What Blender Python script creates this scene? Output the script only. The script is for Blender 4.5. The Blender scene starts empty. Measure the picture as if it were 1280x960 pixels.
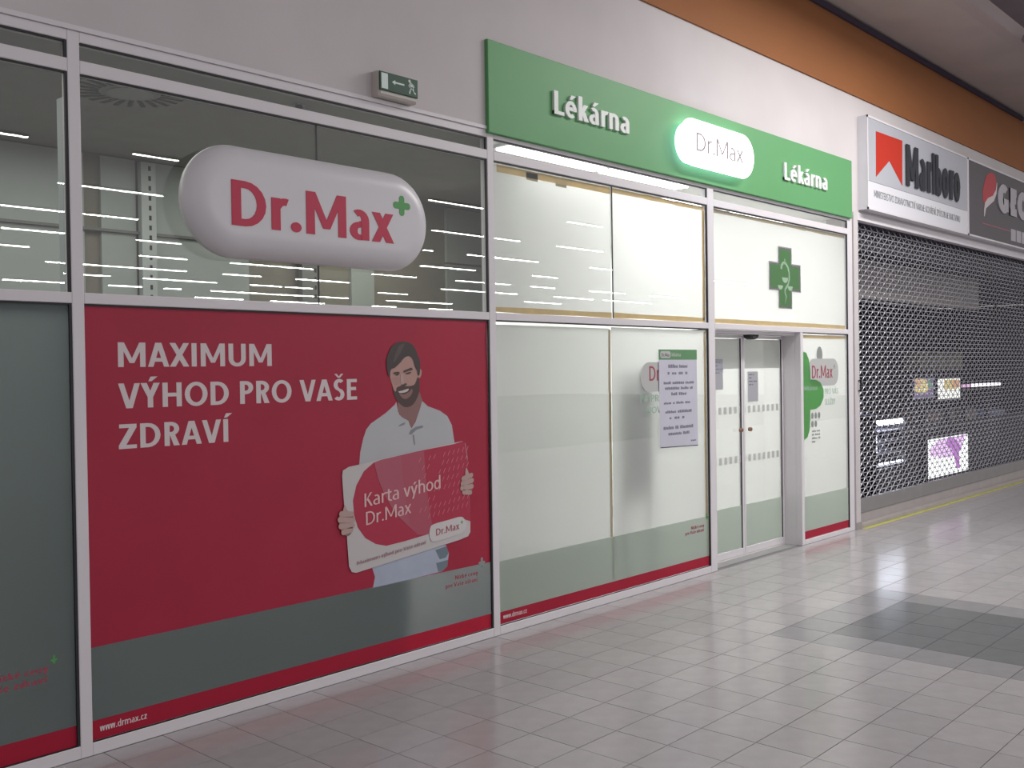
import bpy, bmesh, math, random
from mathutils import Vector, Matrix
random.seed(7)
SC = bpy.context.scene
COL = SC.collection

# ------------------------------------------------------------------ camera
cam = bpy.data.cameras.new('camera')
cam_ob = bpy.data.objects.new('camera', cam); COL.objects.link(cam_ob)
cam.sensor_fit = 'HORIZONTAL'; cam.sensor_width = 36.0
cam.lens = 1262.0 / 1280.0 * 36.0
cam.clip_start = 0.05; cam.clip_end = 300
EYE = Vector((0.0, -4.6694, 1.7810))
right = Vector((0.67569754, -0.73703567, -0.01453464))
up = Vector((0.0190994, -0.00220686, 0.99981515))
fwd = Vector((0.73693151, 0.67585025, -0.01258577))
cam_ob.matrix_world = Matrix(((right.x, up.x, -fwd.x, EYE.x), (right.y, up.y, -fwd.y, EYE.y), (right.z, up.z, -fwd.z, EYE.z), (0, 0, 0, 1)))
SC.camera = cam_ob

# ------------------------------------------------------------------ world, light, exposure
SC.view_settings.view_transform = 'Standard'
SC.view_settings.look = 'None'
SC.view_settings.gamma = 1.0
SC.view_settings.use_curve_mapping = False
SC.view_settings.exposure = 0.0
world = bpy.data.worlds.new('hall_ambient'); SC.world = world; world.use_nodes = True
bg = world.node_tree.nodes['Background']
bg.inputs[0].default_value = (0.95, 0.91, 0.93, 1); bg.inputs[1].default_value = 0.66

def area(name, loc, size, power, color=(1, 1, 1), rot=(0, 0, 0)):
    l = bpy.data.lights.new(name, 'AREA'); l.shape = 'RECTANGLE'; l.size, l.size_y = size
    l.energy = power; l.color = color
    o = bpy.data.objects.new(name, l); o.location = loc; o.rotation_euler = rot; COL.objects.link(o)
    return o
area('aisle_light', (9.6, -2.2, 5.3), (4.5, 0.5), 250, (1, 0.97, 0.95))
area('corner_fill', (4.54, .30, 2.08), (.66, .3), 30)  # fill added inside the made-up box to brighten the film's right end
area('display_fill_right', (5.6, 1.75, 3.36), (1.0, .8), 14, (1, .97, .85))  # added fill, lifts the right part of the dark display room
area('display_fill', (2.2, 1.2, 3.36), (5.0, 1.2), 45, (1, .99, .92))  # added fill, no visible fixture; lifts the dim room behind the glass
area('pharmacy_light', (9.05, 2.4, 3.3), (2.6, 2.4), 100, (1, 1, .99))
area('pharmacy_front_fill', (6.95, .85, 3.3), (1.2, .6), 26, (1, 1, .99))  # extra fill added so the middle papers glow like the doors

# ------------------------------------------------------------------ materials
MATS = {}
def mat(name, col, rough=0.5, metal=0.0, spec=0.5, var=0.0, vscale=6.0, bump=0.0, bscale=80.0, emit=0.0, ecol=None, trans=0.0, tcol=None, coat=0.0):
    if name in MATS: return MATS[name]
    m = bpy.data.materials.new(name); m.use_nodes = True; MATS[name] = m
    nt = m.node_tree; N = nt.nodes; L = nt.links
    b = N['Principled BSDF']; out = N['Material Output']
    b.inputs['Roughness'].default_value = rough; b.inputs['Metallic'].default_value = metal
    b.inputs['Specular IOR Level'].default_value = spec; b.inputs['Coat Weight'].default_value = coat
    b.inputs['Base Color'].default_value = (*col, 1)
    tc = N.new('ShaderNodeTexCoord')
    csock = None
    if var > 0:
        n = N.new('ShaderNodeTexNoise'); n.inputs['Scale'].default_value = vscale; n.inputs['Detail'].default_value = 4
        L.new(tc.outputs['Object'], n.inputs['Vector'])
        mr = N.new('ShaderNodeMapRange'); mr.inputs['From Min'].default_value = .3; mr.inputs['From Max'].default_value = .7
        mr.inputs['To Min'].default_value = 1 - var; mr.inputs['To Max'].default_value = 1 + var
        L.new(n.outputs['Fac'], mr.inputs['Value'])
        vm = N.new('ShaderNodeVectorMath'); vm.operation = 'SCALE'; vm.inputs[0].default_value = col
        L.new(mr.outputs['Result'], vm.inputs['Scale']); csock = vm.outputs['Vector']
        L.new(csock, b.inputs['Base Color'])
    if bump > 0:
        n2 = N.new('ShaderNodeTexNoise'); n2.inputs['Scale'].default_value = bscale; n2.inputs['Detail'].default_value = 3
        L.new(tc.outputs['Object'], n2.inputs['Vector'])
        bp = N.new('ShaderNodeBump'); bp.inputs['Strength'].default_value = bump; bp.inputs['Distance'].default_value = .01
        L.new(n2.outputs['Fac'], bp.inputs['Height']); L.new(bp.outputs['Normal'], b.inputs['Normal'])
    if emit > 0:
        b.inputs['Emission Color'].default_value = (*(ecol or col), 1); b.inputs['Emission Strength'].default_value = emit
    if trans > 0:
        t = N.new('ShaderNodeBsdfTranslucent'); t.inputs['Color'].default_value = (*(tcol or col), 1)
        mx = N.new('ShaderNodeMixShader'); mx.inputs[0].default_value = trans
        L.new(b.outputs[0], mx.inputs[1]); L.new(t.outputs[0], mx.inputs[2]); L.new(mx.outputs[0], out.inputs['Surface'])
    return m

def glass_mat(name, tint=(0.965, 0.975, 0.97), ior=1.5):
    """thin clear pane: dielectric reflection over a tinted see-through body, on both of its faces"""
    m = bpy.data.materials.new(name); m.use_nodes = True; nt = m.node_tree; N = nt.nodes; L = nt.links
    N.remove(N['Principled BSDF']); out = N['Material Output']
    g = N.new('ShaderNodeNewGeometry'); mr = N.new('ShaderNodeMapRange')
    mr.inputs['To Min'].default_value = ior; mr.inputs['To Max'].default_value = 1 / ior
    L.new(g.outputs['Backfacing'], mr.inputs['Value'])
    fr = N.new('ShaderNodeFresnel'); L.new(mr.outputs['Result'], fr.inputs['IOR'])
    tr = N.new('ShaderNodeBsdfTransparent'); tr.inputs['Color'].default_value = (*tint, 1)
    gl = N.new('ShaderNodeBsdfGlossy'); gl.inputs['Roughness'].default_value = 0.0; gl.inputs['Color'].default_value = (1, 1, 1, 1)
    mx = N.new('ShaderNodeMixShader'); L.new(fr.outputs[0], mx.inputs[0]); L.new(tr.outputs[0], mx.inputs[1]); L.new(gl.outputs[0], mx.inputs[2])
    L.new(mx.outputs[0], out.inputs['Surface']); MATS[name] = m
    return m

M_wall = mat('wall_paint', (0.55, 0.515, 0.52), .8, var=.04, vscale=1.5, bump=.05, bscale=60)
M_orange = mat('orange_paint', (0.28, 0.098, 0.024), .75, var=.05, vscale=1.2)
M_navy = mat('navy_trim', (0.03, 0.02, 0.045), .6)
M_soffit = mat('soffit_paint', (0.42, 0.36, 0.34), .85, var=.06, vscale=1.5)
M_ceil = mat('high_ceiling', (0.36, 0.30, 0.33), .9, var=.15, vscale=.8)
M_frame = mat('white_aluminium', (0.66, 0.635, 0.66), .45, spec=.4, var=.02, vscale=3)
M_gasket = mat('black_rubber', (0.012, 0.012, 0.016), .6)
M_glass = glass_mat('clear_glass')
M_red = mat('red_film', (0.36, 0.015, 0.045), .45, spec=.35, var=.05, vscale=2.5, trans=.07, tcol=(.5, .02, .06))
M_redstripe = mat('red_stripe_film', (0.42, 0.02, 0.055), .45, spec=.3, trans=.35, tcol=(.95, .06, .14))
M_grey = mat('grey_frosted_film', (0.13, 0.145, 0.15), .5, spec=.3, var=.05, vscale=2, trans=.62, tcol=(.70, .755, .76))
M_greylit = mat('grey_film_backlit_tone', (0.40, 0.43, 0.41), .5, spec=.3, var=.02, vscale=2, trans=.75, tcol=(.86, .90, .86))  # same grey film; brightness from the light behind put into a paler colour
M_print = mat('pale_print', (0.62, 0.55, 0.56), .5, spec=.3)
M_rose = mat('rose_print', (0.62, 0.34, 0.38), .5, spec=.3)
M_paper = mat('white_paper', (0.62, 0.62, 0.61), .8, spec=.1, var=.03, vscale=1.3, trans=.55, tcol=(.90, .90, .885), bump=.06, bscale=4)
M_tape = mat('masking_tape', (0.70, 0.56, 0.27), .6, var=.12, vscale=9, trans=.4, tcol=(.85, .66, .30))
M_tapedark = mat('brown_tape', (0.42, 0.34, 0.20), .6, var=.1, vscale=9, trans=.3, tcol=(.5, .4, .2))
M_green = mat('green_sign', (0.10, 0.31, 0.12), .5, spec=.35, var=.02, vscale=2)
M_greenfilm = mat('green_film', (0.17, 0.40, 0.16), .5, trans=.55, tcol=(.26, .68, .26))
M_greenplus = mat('green_plus', (0.07, 0.30, 0.08), .5)
M_whiteletter = mat('white_letter', (0.72, 0.76, 0.73), .5)
M_pill = mat('white_acrylic', (0.60, 0.585, 0.61), .35, spec=.5)
M_redletter = mat('red_letter', (0.46, 0.012, 0.055), .45)
M_pill_lit = mat('lit_acrylic', (0.9, 0.95, 0.95), .4, emit=2.0, ecol=(.97, 1.0, 1.0))
M_pill_line = mat('letter_edge_shade', (0.28, 0.22, 0.25), .6)  # thin shadows around the white letters, drawn as grey strokes
M_pill_back = mat('lit_acrylic_edge', (0.35, 0.5, 0.5), .5, emit=3.5, ecol=(.55, .80, 1.0))
M_exitgreen = mat('exit_green', (0.008, 0.060, 0.030), .5)
M_exitwhite = mat('exit_symbol', (0.62, 0.72, 0.68), .5)
M_beige = mat('beige_plastic', (0.50, 0.465, 0.43), .5, var=.03)
M_slotdark = mat('slot_dark', (0.012, 0.012, 0.012), .8)
M_panelgrey = mat('pale_panel', (0.32, 0.36, 0.345), .6, var=.03, vscale=1.2)
M_panelbrown = mat('back_board', (0.19, 0.18, 0.145), .8, var=.05)
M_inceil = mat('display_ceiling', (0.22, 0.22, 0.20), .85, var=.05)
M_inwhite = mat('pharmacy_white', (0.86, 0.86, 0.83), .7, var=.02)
M_tube = mat('tube_light', (1, 1, 1), .5, emit=9.0, ecol=(1, 1, .98))
M_streak = mat('hall_tube', (1, 1, 1), .5, emit=55.0, ecol=(1, .99, .98))
M_lamphouse = mat('lamp_housing', (0.6, 0.6, 0.6), .5)
M_skin = mat('skin_print', (0.42, 0.245, 0.21), .5)
M_skinl = mat('skin_light_print', (0.43, 0.295, 0.27), .5)
M_skins = mat('skin_shadow_print', (0.23, 0.12, 0.11), .5)
M_hair = mat('hair_print', (0.045, 0.032, 0.032), .5)
M_hairl = mat('hair_light_print', (0.085, 0.062, 0.058), .5)
M_beard = mat('beard_print', (0.062, 0.034, 0.030), .5)
M_shirt = mat('shirt_print', (0.41, 0.42, 0.44), .5, var=.03, vscale=4)
M_shirts = mat('shirt_shadow_print', (0.20, 0.21, 0.23), .5)
M_denim = mat('denim_print', (0.36, 0.40, 0.50), .5, var=.06, vscale=9)
M_teal = mat('denim_shadow_print', (0.13, 0.18, 0.21), .5)
M_card = mat('card_print', (0.50, 0.47, 0.47), .5)
M_field = mat('card_red_print', (0.38, 0.015, 0.05), .5)
M_wedge = mat('card_tint_print', (0.37, 0.065, 0.105), .5)
M_wedge2 = mat('card_pale_tint_print', (0.37, 0.08, 0.12), .5)
M_dash = mat('card_dash_print', (0.58, 0.16, 0.20), .5)
M_darkred = mat('dark_red_print', (0.30, 0.05, 0.08), .5)
M_notice = mat('notice_paper', (0.52, 0.52, 0.60), .7, var=.03)
M_notice2 = mat('notice_paper_backlit', (0.48, 0.48, 0.52), .7, trans=.3)
M_ink = mat('grey_ink', (0.17, 0.17, 0.22), .7)
M_inkdark = mat('dark_ink', (0.06, 0.06, 0.07), .7)
M_lgrey = mat('pale_grey_print', (0.44, 0.45, 0.44), .6)
M_mgrey = mat('mid_grey_print', (0.24, 0.26, 0.25), .6)
M_palegreen = mat('pale_green_print', (0.30, 0.42, 0.34), .6)
M_brass = mat('lock_metal', (0.30, 0.17, 0.13), .4, metal=.6)
M_silver = mat('silver_panel', (0.40, 0.41, 0.45), .45, spec=.4, var=.03, vscale=2)
M_white = mat('white_lacquer', (0.66, 0.66, 0.70), .45)
M_orangered = mat('orange_red_print', (0.46, 0.030, 0.015), .6, spec=.15)
M_blackletter = mat('black_chrome', (0.022, 0.024, 0.032), .55, spec=.25)
M_steelletter = mat('steel_letter_edge', (0.13, 0.135, 0.15), .35, spec=.6)
M_dkpanel = mat('charcoal_panel', (0.068, 0.060, 0.068), .5, var=.05)
M_crimson = mat('crimson_print', (0.42, 0.012, 0.02), .5)
M_steel = mat('galvanised_steel', (0.40, 0.40, 0.44), .42, metal=.55, var=.05, vscale=20)
M_bar = mat('shutter_bar', (0.25, 0.24, 0.24), .5, metal=.3, var=.05)
M_bar2 = mat('threshold_strip', (0.36, 0.33, 0.32), .55, var=.05)
M_yellow = mat('yellow_paint', (0.52, 0.50, 0.12), .7, var=.2, vscale=14)
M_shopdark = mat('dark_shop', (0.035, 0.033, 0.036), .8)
M_shopgrey = mat('shop_bulkhead', (0.30, 0.28, 0.26), .8)
M_shopbox = mat('shop_carton', (0.20, 0.18, 0.15), .8, var=.2, vscale=10)

def glow(name, col, s): return mat(name, (.1, .1, .1), .5, emit=s, ecol=col)

# ------------------------------------------------------------------ object helpers
def link(name, me, m, parent=None, loc=(0, 0, 0)):
    o = bpy.data.objects.new(name, me); COL.objects.link(o)
    if m is not None and not me.materials: me.materials.append(m)
    if parent is not None:
        o.parent = parent
    o.location = loc
    return o
def worldloc(o):
    v = Vector(o.location)
    while o.parent is not None:
        o = o.parent; v += o.location
    return v
def thing(name, label, cat, loc, group=None):
    o = bpy.data.objects.new(name, None); COL.objects.link(o); o.location = loc; o.empty_display_size = .1
    o['label'] = label; o['category'] = cat
    if group: o['group'] = group
    return o
def tag(o, label, cat, group=None):
    o['label'] = label; o['category'] = cat
    if group: o['group'] = group
    return o
def struct_root(name, loc):
    o = bpy.data.objects.new(name, None); COL.objects.link(o); o.location = loc; o['kind'] = 'structure'
    return o
class MB:
    """collects polygons in world coordinates"""
    def __init__(s): s.v = []; s.f = []; s.smooth = False
    def box(s, x0, x1, y0, y1, z0, z1):
        b = len(s.v)
        s.v += [(x, y, z) for x in (x0, x1) for y in (y0, y1) for z in (z0, z1)]
        for f in ((0, 1, 3, 2), (4, 6, 7, 5), (0, 4, 5, 1), (2, 3, 7, 6), (0, 2, 6, 4), (1, 5, 7, 3)):
            s.f.append(tuple(b + i for i in f))
        return s
    def bevbox(s, x0, x1, y0, y1, z0, z1, c=.004):
        """box with chamfered edges toward -y (the visible front)"""
        b = len(s.v)
        s.v += [(x0, y1, z0), (x1, y1, z0), (x1, y1, z1), (x0, y1, z1), (x0, y0 + c, z0), (x1, y0 + c, z0), (x1, y0 + c, z1), (x0, y0 + c, z1),
                (x0 + c, y0, z0 + c), (x1 - c, y0, z0 + c), (x1 - c, y0, z1 - c), (x0 + c, y0, z1 - c)]
        for i in range(4):
            j = (i + 1) % 4
            s.f.append((b + i, b + j, b + 4 + j, b + 4 + i)[::-1]); s.f.append((b + 4 + i, b + 4 + j, b + 8 + j, b + 8 + i)[::-1])
        s.f.append((b + 8, b + 9, b + 10, b + 11)); s.f.append((b + 3, b + 2, b + 1, b))
        return s
    def prism(s, pts, y0, y1):
        """outline pts (x, z) extruded from y0 (front) to y1"""
        b = len(s.v); n = len(pts)
        s.v += [(p[0], y0, p[1]) for p in pts] + [(p[0], y1, p[1]) for p in pts]
        s.f.append(tuple(b + i for i in range(n))); s.f.append(tuple(b + n + i for i in reversed(range(n))))
        for i in range(n):
            j = (i + 1) % n; s.f.append((b + i, b + n + i, b + n + j, b + j))
        return s
    def sheet(s, pts, y):
        b = len(s.v); s.v += [(p[0], y, p[1]) for p in pts]; s.f.append(tuple(b + i for i in range(len(pts)))); return s
    def tube(s, p, q, r, n=6):
        p = Vector(p); q = Vector(q); d = (q - p).normalized(); a = d.orthogonal().normalized(); c = d.cross(a); b = len(s.v)
        for e in (p, q):
            for i in range(n):
                t = 2 * math.pi * i / n; s.v.append(tuple(e + (a * math.cos(t) + c * math.sin(t)) * r))
        for i in range(n):
            j = (i + 1) % n; s.f.append((b + i, b + j, b + n + j, b + n + i))
        s.f.append(tuple(b + i for i in reversed(range(n)))); s.f.append(tuple(b + n + i for i in range(n)))
        return s
    def mesh(s, name, origin=(0, 0, 0), tri=True, fix=False):
        me = bpy.data.meshes.new(name); ox, oy, oz = origin
        me.from_pydata([(x - ox, y - oy, z - oz) for x, y, z in s.v], [], s.f)
        bm = bmesh.new(); bm.from_mesh(me)
        ng = [f for f in bm.faces if len(f.verts) > 4]
        if ng and tri: bmesh.ops.triangulate(bm, faces=ng, ngon_method='EAR_CLIP')
        if fix: bmesh.ops.recalc_face_normals(bm, faces=bm.faces)
        if s.smooth:
            for f in bm.faces: f.smooth = True
        bm.to_mesh(me); bm.free()
        return me
    def build(s, name, m, parent=None, loc=None, fix=True):
        if parent is not None:
            base = worldloc(parent); l = Vector(loc) if loc is not None else base
            return link(name, s.mesh(name, l, fix=fix), m, parent, l - base)
        l = Vector(loc) if loc is not None else Vector((0, 0, 0))
        return link(name, s.mesh(name, l, fix=fix), m, None, l)
def box(name, m, x0, x1, y0, y1, z0, z1, parent=None, bev=None):
    b = MB()
    if bev: b.bevbox(x0, x1, y0, y1, z0, z1, bev)
    else: b.box(x0, x1, y0, y1, z0, z1)
    return b.build(name, m, parent, loc=None if parent else ((x0 + x1) / 2, (y0 + y1) / 2, z0))

DIST = 4.6694
def at(x, z, y):
    """a point surveyed on the facade plane (y=0), carried back to the depth y at which it is mounted"""
    k = (DIST + y) / DIST
    return (x * k, 1.781 + (z - 1.781) * k)

def smooth_loop(pts, sub=4):
    out = []; n = len(pts)
    for i in range(n):
        p0, p1, p2, p3 = pts[i - 1], pts[i], pts[(i + 1) % n], pts[(i + 2) % n]
        for k in range(sub):
            t = k / sub; t2 = t * t; t3 = t2 * t
            out.append(tuple(0.5 * ((2 * p1[j]) + (-p0[j] + p2[j]) * t + (2 * p0[j] - 5 * p1[j] + 4 * p2[j] - p3[j]) * t2 + (-p0[j] + 3 * p1[j] - 3 * p2[j] + p3[j]) * t3) for j in (0, 1)))
    return out
def arc(cx, cz, rx, rz, a0, a1, n=12):
    return [(cx + rx * math.cos(math.radians(a0 + (a1 - a0) * i / n)), cz + rz * math.sin(math.radians(a0 + (a1 - a0) * i / n))) for i in range(n + 1)]
def stadium(x0, x1, z0, z1, n=16, rx=None):
    rz = (z1 - z0) / 2; rx = rx or rz; cz = (z0 + z1) / 2
    return arc(x1 - rx, cz, rx, rz, -90, 90, n) + arc(x0 + rx, cz, rx, rz, 90, 270, n)
def roundrect(x0, x1, z0, z1, r, n=5):
    return arc(x1 - r, z0 + r, r, r, -90, 0, n) + arc(x1 - r, z1 - r, r, r, 0, 90, n) + arc(x0 + r, z1 - r, r, r, 90, 180, n) + arc(x0 + r, z0 + r, r, r, 180, 270, n)

# ------------------------------------------------------------------ lettering: a stroke-drawn humanist sans, cap height 1
def glyph(ch, w):
    """polygons of a letter and its advance width; w = stroke width"""
    t = w * .84; P = []; X = .73
    def V(x, a, b): P.append([(x, a), (x + w, a), (x + w, b), (x, b)])
    def Hh(z, a, b): P.append([(a, z), (b, z), (b, z + t), (a, z + t)])
    def D(x0, z0, x1, z1, k=1.0):
        ww = w * k * min(1.5, math.hypot(x1 - x0, z1 - z0) / abs(z1 - z0)); P.append([(x0, z0), (x0 + ww, z0), (x1 + ww, z1), (x1, z1)])
    def A(cx, cz, rx, rz, a0, a1, n=10, ti=None):
        tt = ti or t
        o = arc(cx, cz, rx, rz, a0, a1, n); i_ = arc(cx, cz, max(rx - w, .001), max(rz - tt, .001), a0, a1, n)
        for k in range(n): P.append([o[k], o[k + 1], i_[k + 1], i_[k]])
    acc = {'á': ('a', 1), 'é': ('e', 1), 'í': ('ı', 1), 'ý': ('y', 1), 'Á': ('A', 1), 'É': ('E', 1), 'Í': ('I', 1), 'Ý': ('Y', 1), 'Š': ('S', 2), 'Ř': ('R', 2), 'Č': ('C', 2),
           'Ž': ('Z', 2), 'š': ('s', 2), 'ř': ('r', 2), 'ě': ('e', 2), 'č': ('c', 2), 'ž': ('z', 2), 'Ů': ('U', 3), 'ů': ('u', 3)}
    if ch in acc:
        base, kind = acc[ch]; P2, adv = glyph(base, w); top = 1.0 if base.isupper() else X
        c = (min(p[0] for q in P2 for p in q) + max(p[0] for q in P2 for p in q)) / 2; a = top + .07; h = .19
        if kind == 1: P2.append([(c - .06, a), (c + .05, a), (c + .07 + w, a + h), (c + .02, a + h)])
        if kind == 2:
            P2.append([(c - .05, a), (c + .05, a), (c - .10, a + h), (c - .21, a + h)]); P2.append([(c - .05, a), (c + .05, a), (c + .21, a + h), (c + .10, a + h)])
        if kind == 3:
            o = arc(c, a + .1, .12, .11, 0, 360, 10); i_ = arc(c, a + .1, .06, .055, 0, 360, 10)
            for k in range(10): P2.append([o[k], o[k + 1], i_[k + 1], i_[k]])
        return P2, adv
    s = .06
    if ch == ' ': return [], .28
    if ch == 'D': V(s, 0, 1); Hh(0, s + w, .34); Hh(1 - t, s + w, .34); A(.33, .5, .43, .5, -90, 90); return P, .82
    if ch == 'O': A(.45, .5, .42, .515, 0, 360, 24); return P, .90
    if ch == 'G': A(.45, .5, .42, .515, 50, 325, 18); V(.79 - w, .08, .52); Hh(.52 - t, .5, .79 - w); return P, .87
    if ch == 'C': A(.45, .5, .42, .515, 48, 312, 18); return P, .74
    if ch == 'M':
        V(s, 0, 1); V(.98 - w, 0, 1); m = .52
        P.append([(s + w * .2, 1), (s + w * 1.1, 1), (m + w * .42, .16), (m - w * .42, .16)]); P.append([(.98 - w * .2, 1), (.98 - w * 1.1, 1), (m - w * .42, .16), (m + w * .42, .16)])
        return P, 1.04
    if ch == 'N': V(s, 0, 1); V(.76 - w, 0, 1); P.append([(s, 1), (s + w * 1.1, 1), (.76, 0), (.76 - w * 1.1, 0)]); return P, .82
    if ch == 'A':
        P.append([(.0, 0), (w * 1.0, 0), (.37 + w * .42, 1), (.37 - w * .58, 1)]); P.append([(.74, 0), (.74 - w * 1.0, 0), (.37 - w * .42, 1), (.37 + w * .58, 1)]); Hh(.21, .16, .58); return P, .74
    if ch == 'V': P.append([(.0, 1), (w * 1.0, 1), (.36 + w * .42, 0), (.36 - w * .58, 0)]); P.append([(.72, 1), (.72 - w * 1.0, 1), (.36 - w * .42, 0), (.36 + w * .58, 0)]); return P, .72
    if ch == 'X': P.append([(0, 0), (w * 1.12, 0), (.70, 1), (.70 - w * 1.12, 1)]); P.append([(.0, 1), (w * 1.12, 1), (.70, 0), (.70 - w * 1.12, 0)]); return P, .70
    if ch == 'Y': V(.33 - w / 2, 0, .45); P.append([(0, 1), (w * 1.15, 1), (.33 + w / 2, .42), (.33 - w / 2, .42)]); P.append([(.66, 1), (.66 - w * 1.15, 1), (.33 - w / 2, .42), (.33 + w / 2, .42)]); return P, .67
    if ch == 'Z': Hh(0, .03, .63); Hh(1 - t, .05, .63); P.append([(.03, t * .9), (.03 + w * 1.3, t * .9), (.63, 1 - t * .9), (.63 - w * 1.3, 1 - t * .9)]); return P, .67
    if ch == 'I': V(s + .01, 0, 1); return P, .14 + w
    if ch == 'H': V(s, 0, 1); V(.74 - w, 0, 1); Hh(.5 - t / 2, s, .72); return P, .80
    if ch == 'L': V(s, 0, 1); Hh(0, s, .53); return P, .56
    if ch == 'E': V(s, 0, 1); Hh(0, s, .54); Hh(.46, s, .50); Hh(1 - t, s, .54); return P, .60
    if ch == 'P' or ch == 'R':
        V(s, 0, 1); r = .29; Hh(1 - t, s + w, .30); Hh(1 - 2 * r, s + w, .30); A(.29, 1 - r, .30, r, -90, 90)
        if ch == 'R': P.append([(.60, 0), (.60 - w * 1.15, 0), (.25, .46), (.25 + w, .46)]); return P, .65
        return P, .63
    if ch == 'B':
        V(s, 0, 1); Hh(1 - t, s + w, .3); Hh(.49, s + w, .3); Hh(0, s + w, .3); A(.28, .75, .28, .25, -90, 90); A(.29, .28, .32, .28, -90, 90); return P, .66
    if ch == 'K': V(s, 0, 1); P.append([(.17, .46), (.17 + w, .58), (.61, 1), (.61 - w * 1.2, 1)]); P.append([(.64, 0), (.64 - w * 1.2, 0), (.22, .52), (.22 + w, .60)]); return P, .64
    if ch == 'U': V(s, .33, 1); V(.74 - w, .33, 1); A(.40, .34, .34, .355, 180, 360, 12); return P, .80
    if ch == 'T': Hh(1 - t, 0, .60); V(.30 - w / 2, 0, 1); return P, .61
    if ch == 'S': A(.30, .735, .26, .28, 40, 250, 12, t); A(.27, .27, .27, .285, -140, 75, 12, t); P.append([(.11, .56), (.20, .66), (.46, .44), (.36, .36)]); return P, .58
    if ch == '.': P.extend([arc(.06 + w * .62, w * .60, w * .62, w * .62, 0, 360, 12)[:-1]]); return P, .12 + w * 1.24
    if ch == ':': P.append(arc(.1, w * .6, w * .6, w * .6, 0, 360, 8)[:-1]); P.append(arc(.1, .6, w * .6, w * .6, 0, 360, 8)[:-1]); return P, .22
    if ch == '+': V(.30 - w / 2, .1, .7); Hh(.4 - t / 2, 0, .6); return P, .62
    if ch == 'r': V(s, 0, X); A(s + .29, X - .31, .29, .32, 74, 150, 7); return P, .42
    if ch == 'a':
        V(.51 - w, 0, .48); A(.27, .47, .24, .27, 0, 125, 9); A(.27, .21, .235, .225, 75, 300, 12, t * .9); Hh(.435 - t * .85, .27, .45); return P, .59
    if ch == 'x': P.append([(0, 0), (w * 1.05, 0), (.55, X), (.55 - w * 1.05, X)]); P.append([(.01, X), (.01 + w * 1.05, X), (.56, 0), (.56 - w * 1.05, 0)]); return P, .57
    if ch == 'e': A(.30, .36, .27, .375, 0, 312, 16); Hh(.31, .08, .57); return P, .61
    if ch == 'c': A(.30, .36, .27, .375, 50, 310, 14); return P, .52
    if ch == 'o': A(.31, .36, .29, .375, 0, 360, 18); return P, .63
    if ch == 'k': V(s, 0, 1.07); P.append([(.15, .30), (.15 + w, .40), (.53, X), (.53 - w * 1.2, X)]); P.append([(.56, 0), (.56 - w * 1.2, 0), (.20, .37), (.20 + w, .42)]); return P, .56
    if ch in 'nhm':
        V(s, 0, 1.07 if ch == 'h' else X); A(s + .255, X - .255, .255, .27, 0, 155, 9); V(s + .51 - w, 0, X - .25)
        if ch == 'm': A(s + .255 + .44, X - .255, .255, .27, 0, 150, 9); V(s + .51 - w + .44, 0, X - .25); return P, 1.06
        return P, .63
    if ch == 'u': V(s, .25, X); V(s + .51 - w, 0, X); A(s + .255, .255, .255, .27, 180, 335, 9); return P, .63
    if ch == 'l': V(s, 0, 1.07); return P, .12 + w
    if ch == 'ı': V(s, 0, X); return P, .12 + w
    if ch == 'i': V(s, 0, X); P.append(arc(s + w / 2, .93, w * .58, w * .58, 0, 360, 8)[:-1]); return P, .12 + w
    if ch == 't': V(.11, .16, .92); A(.36, .20, .25, .215, 180, 285, 5); Hh(X - t, 0, .38); return P, .41
    if ch == 'v': P.append([(.0, X), (w * 1.1, X), (.27 + w * .5, 0), (.27 - w * .5, 0)]); P.append([(.54, X), (.54 - w * 1.1, X), (.27 - w * .5, 0), (.27 + w * .5, 0)]); return P, .55
    if ch == 'w':
        for o in (0, .36): P.append([(o, X), (o + w, X), (.20 + o + w * .5, 0), (.20 + o - w * .5, 0)]); P.append([(o + .40, X), (o + .40 - w, X), (.20 + o - w * .5, 0), (.20 + o + w * .5, 0)])
        return P, .78
    if ch == 'y': P.append([(.0, X), (w * 1.1, X), (.27 + w * .5, 0), (.27 - w * .5, 0)]); P.append([(.54, X), (.54 - w * 1.1, X), (.10, -.28), (.10 + w, -.28)]); return P, .55
    if ch == 'z': Hh(0, .02, .46); Hh(X - t, .03, .46); P.append([(.02, t * .8), (.02 + w * 1.3, t * .8), (.46, X - t * .8), (.46 - w * 1.3, X - t * .8)]); return P, .50
    if ch in 'dqp b'.replace(' ', ''):
        if ch == 'd': A(.29, .36, .26, .375, 30, 330, 14); V(.56 - w, 0, 1.07); return P, .63
        if ch == 'q': A(.29, .36, .26, .375, 30, 330, 14); V(.56 - w, -.28, X); return P, .63
        if ch == 'p': A(.34, .36, .26, .375, -150, 150, 14); V(s, -.28, X); return P, .64
        if ch == 'b': A(.34, .36, .26, .375, -150, 150, 14); V(s, 0, 1.07); return P, .64
    if ch == 's': A(.24, .53, .20, .21, 40, 250, 9); A(.21, .20, .21, .21, -140, 75, 9); P.append([(.10, .41), (.16, .48), (.36, .32), (.29, .25)]); return P, .46
    if ch == 'g': A(.29, .36, .26, .375, 30, 330, 14); V(.56 - w, -.05, X); A(.30, -.02, .26, .26, -130, 0, 7); return P, .63
    if ch == 'j': V(s, -.2, X); return P, .2
    V(s, 0, X); return P, .2
def layout(s, w, track=0.0):
    x = 0; out = []
    for ch in s:
        P, a = glyph(ch, w); out.append([[(p[0] + x, p[1]) for p in q] for q in P]); x += a + track
    xs = [p[0] for g in out for q in g for p in q]
    lo = min(xs); hi = max(xs)
    return [[[(p[0] - lo, p[1]) for p in q] for q in g] for g in out], hi - lo
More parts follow.
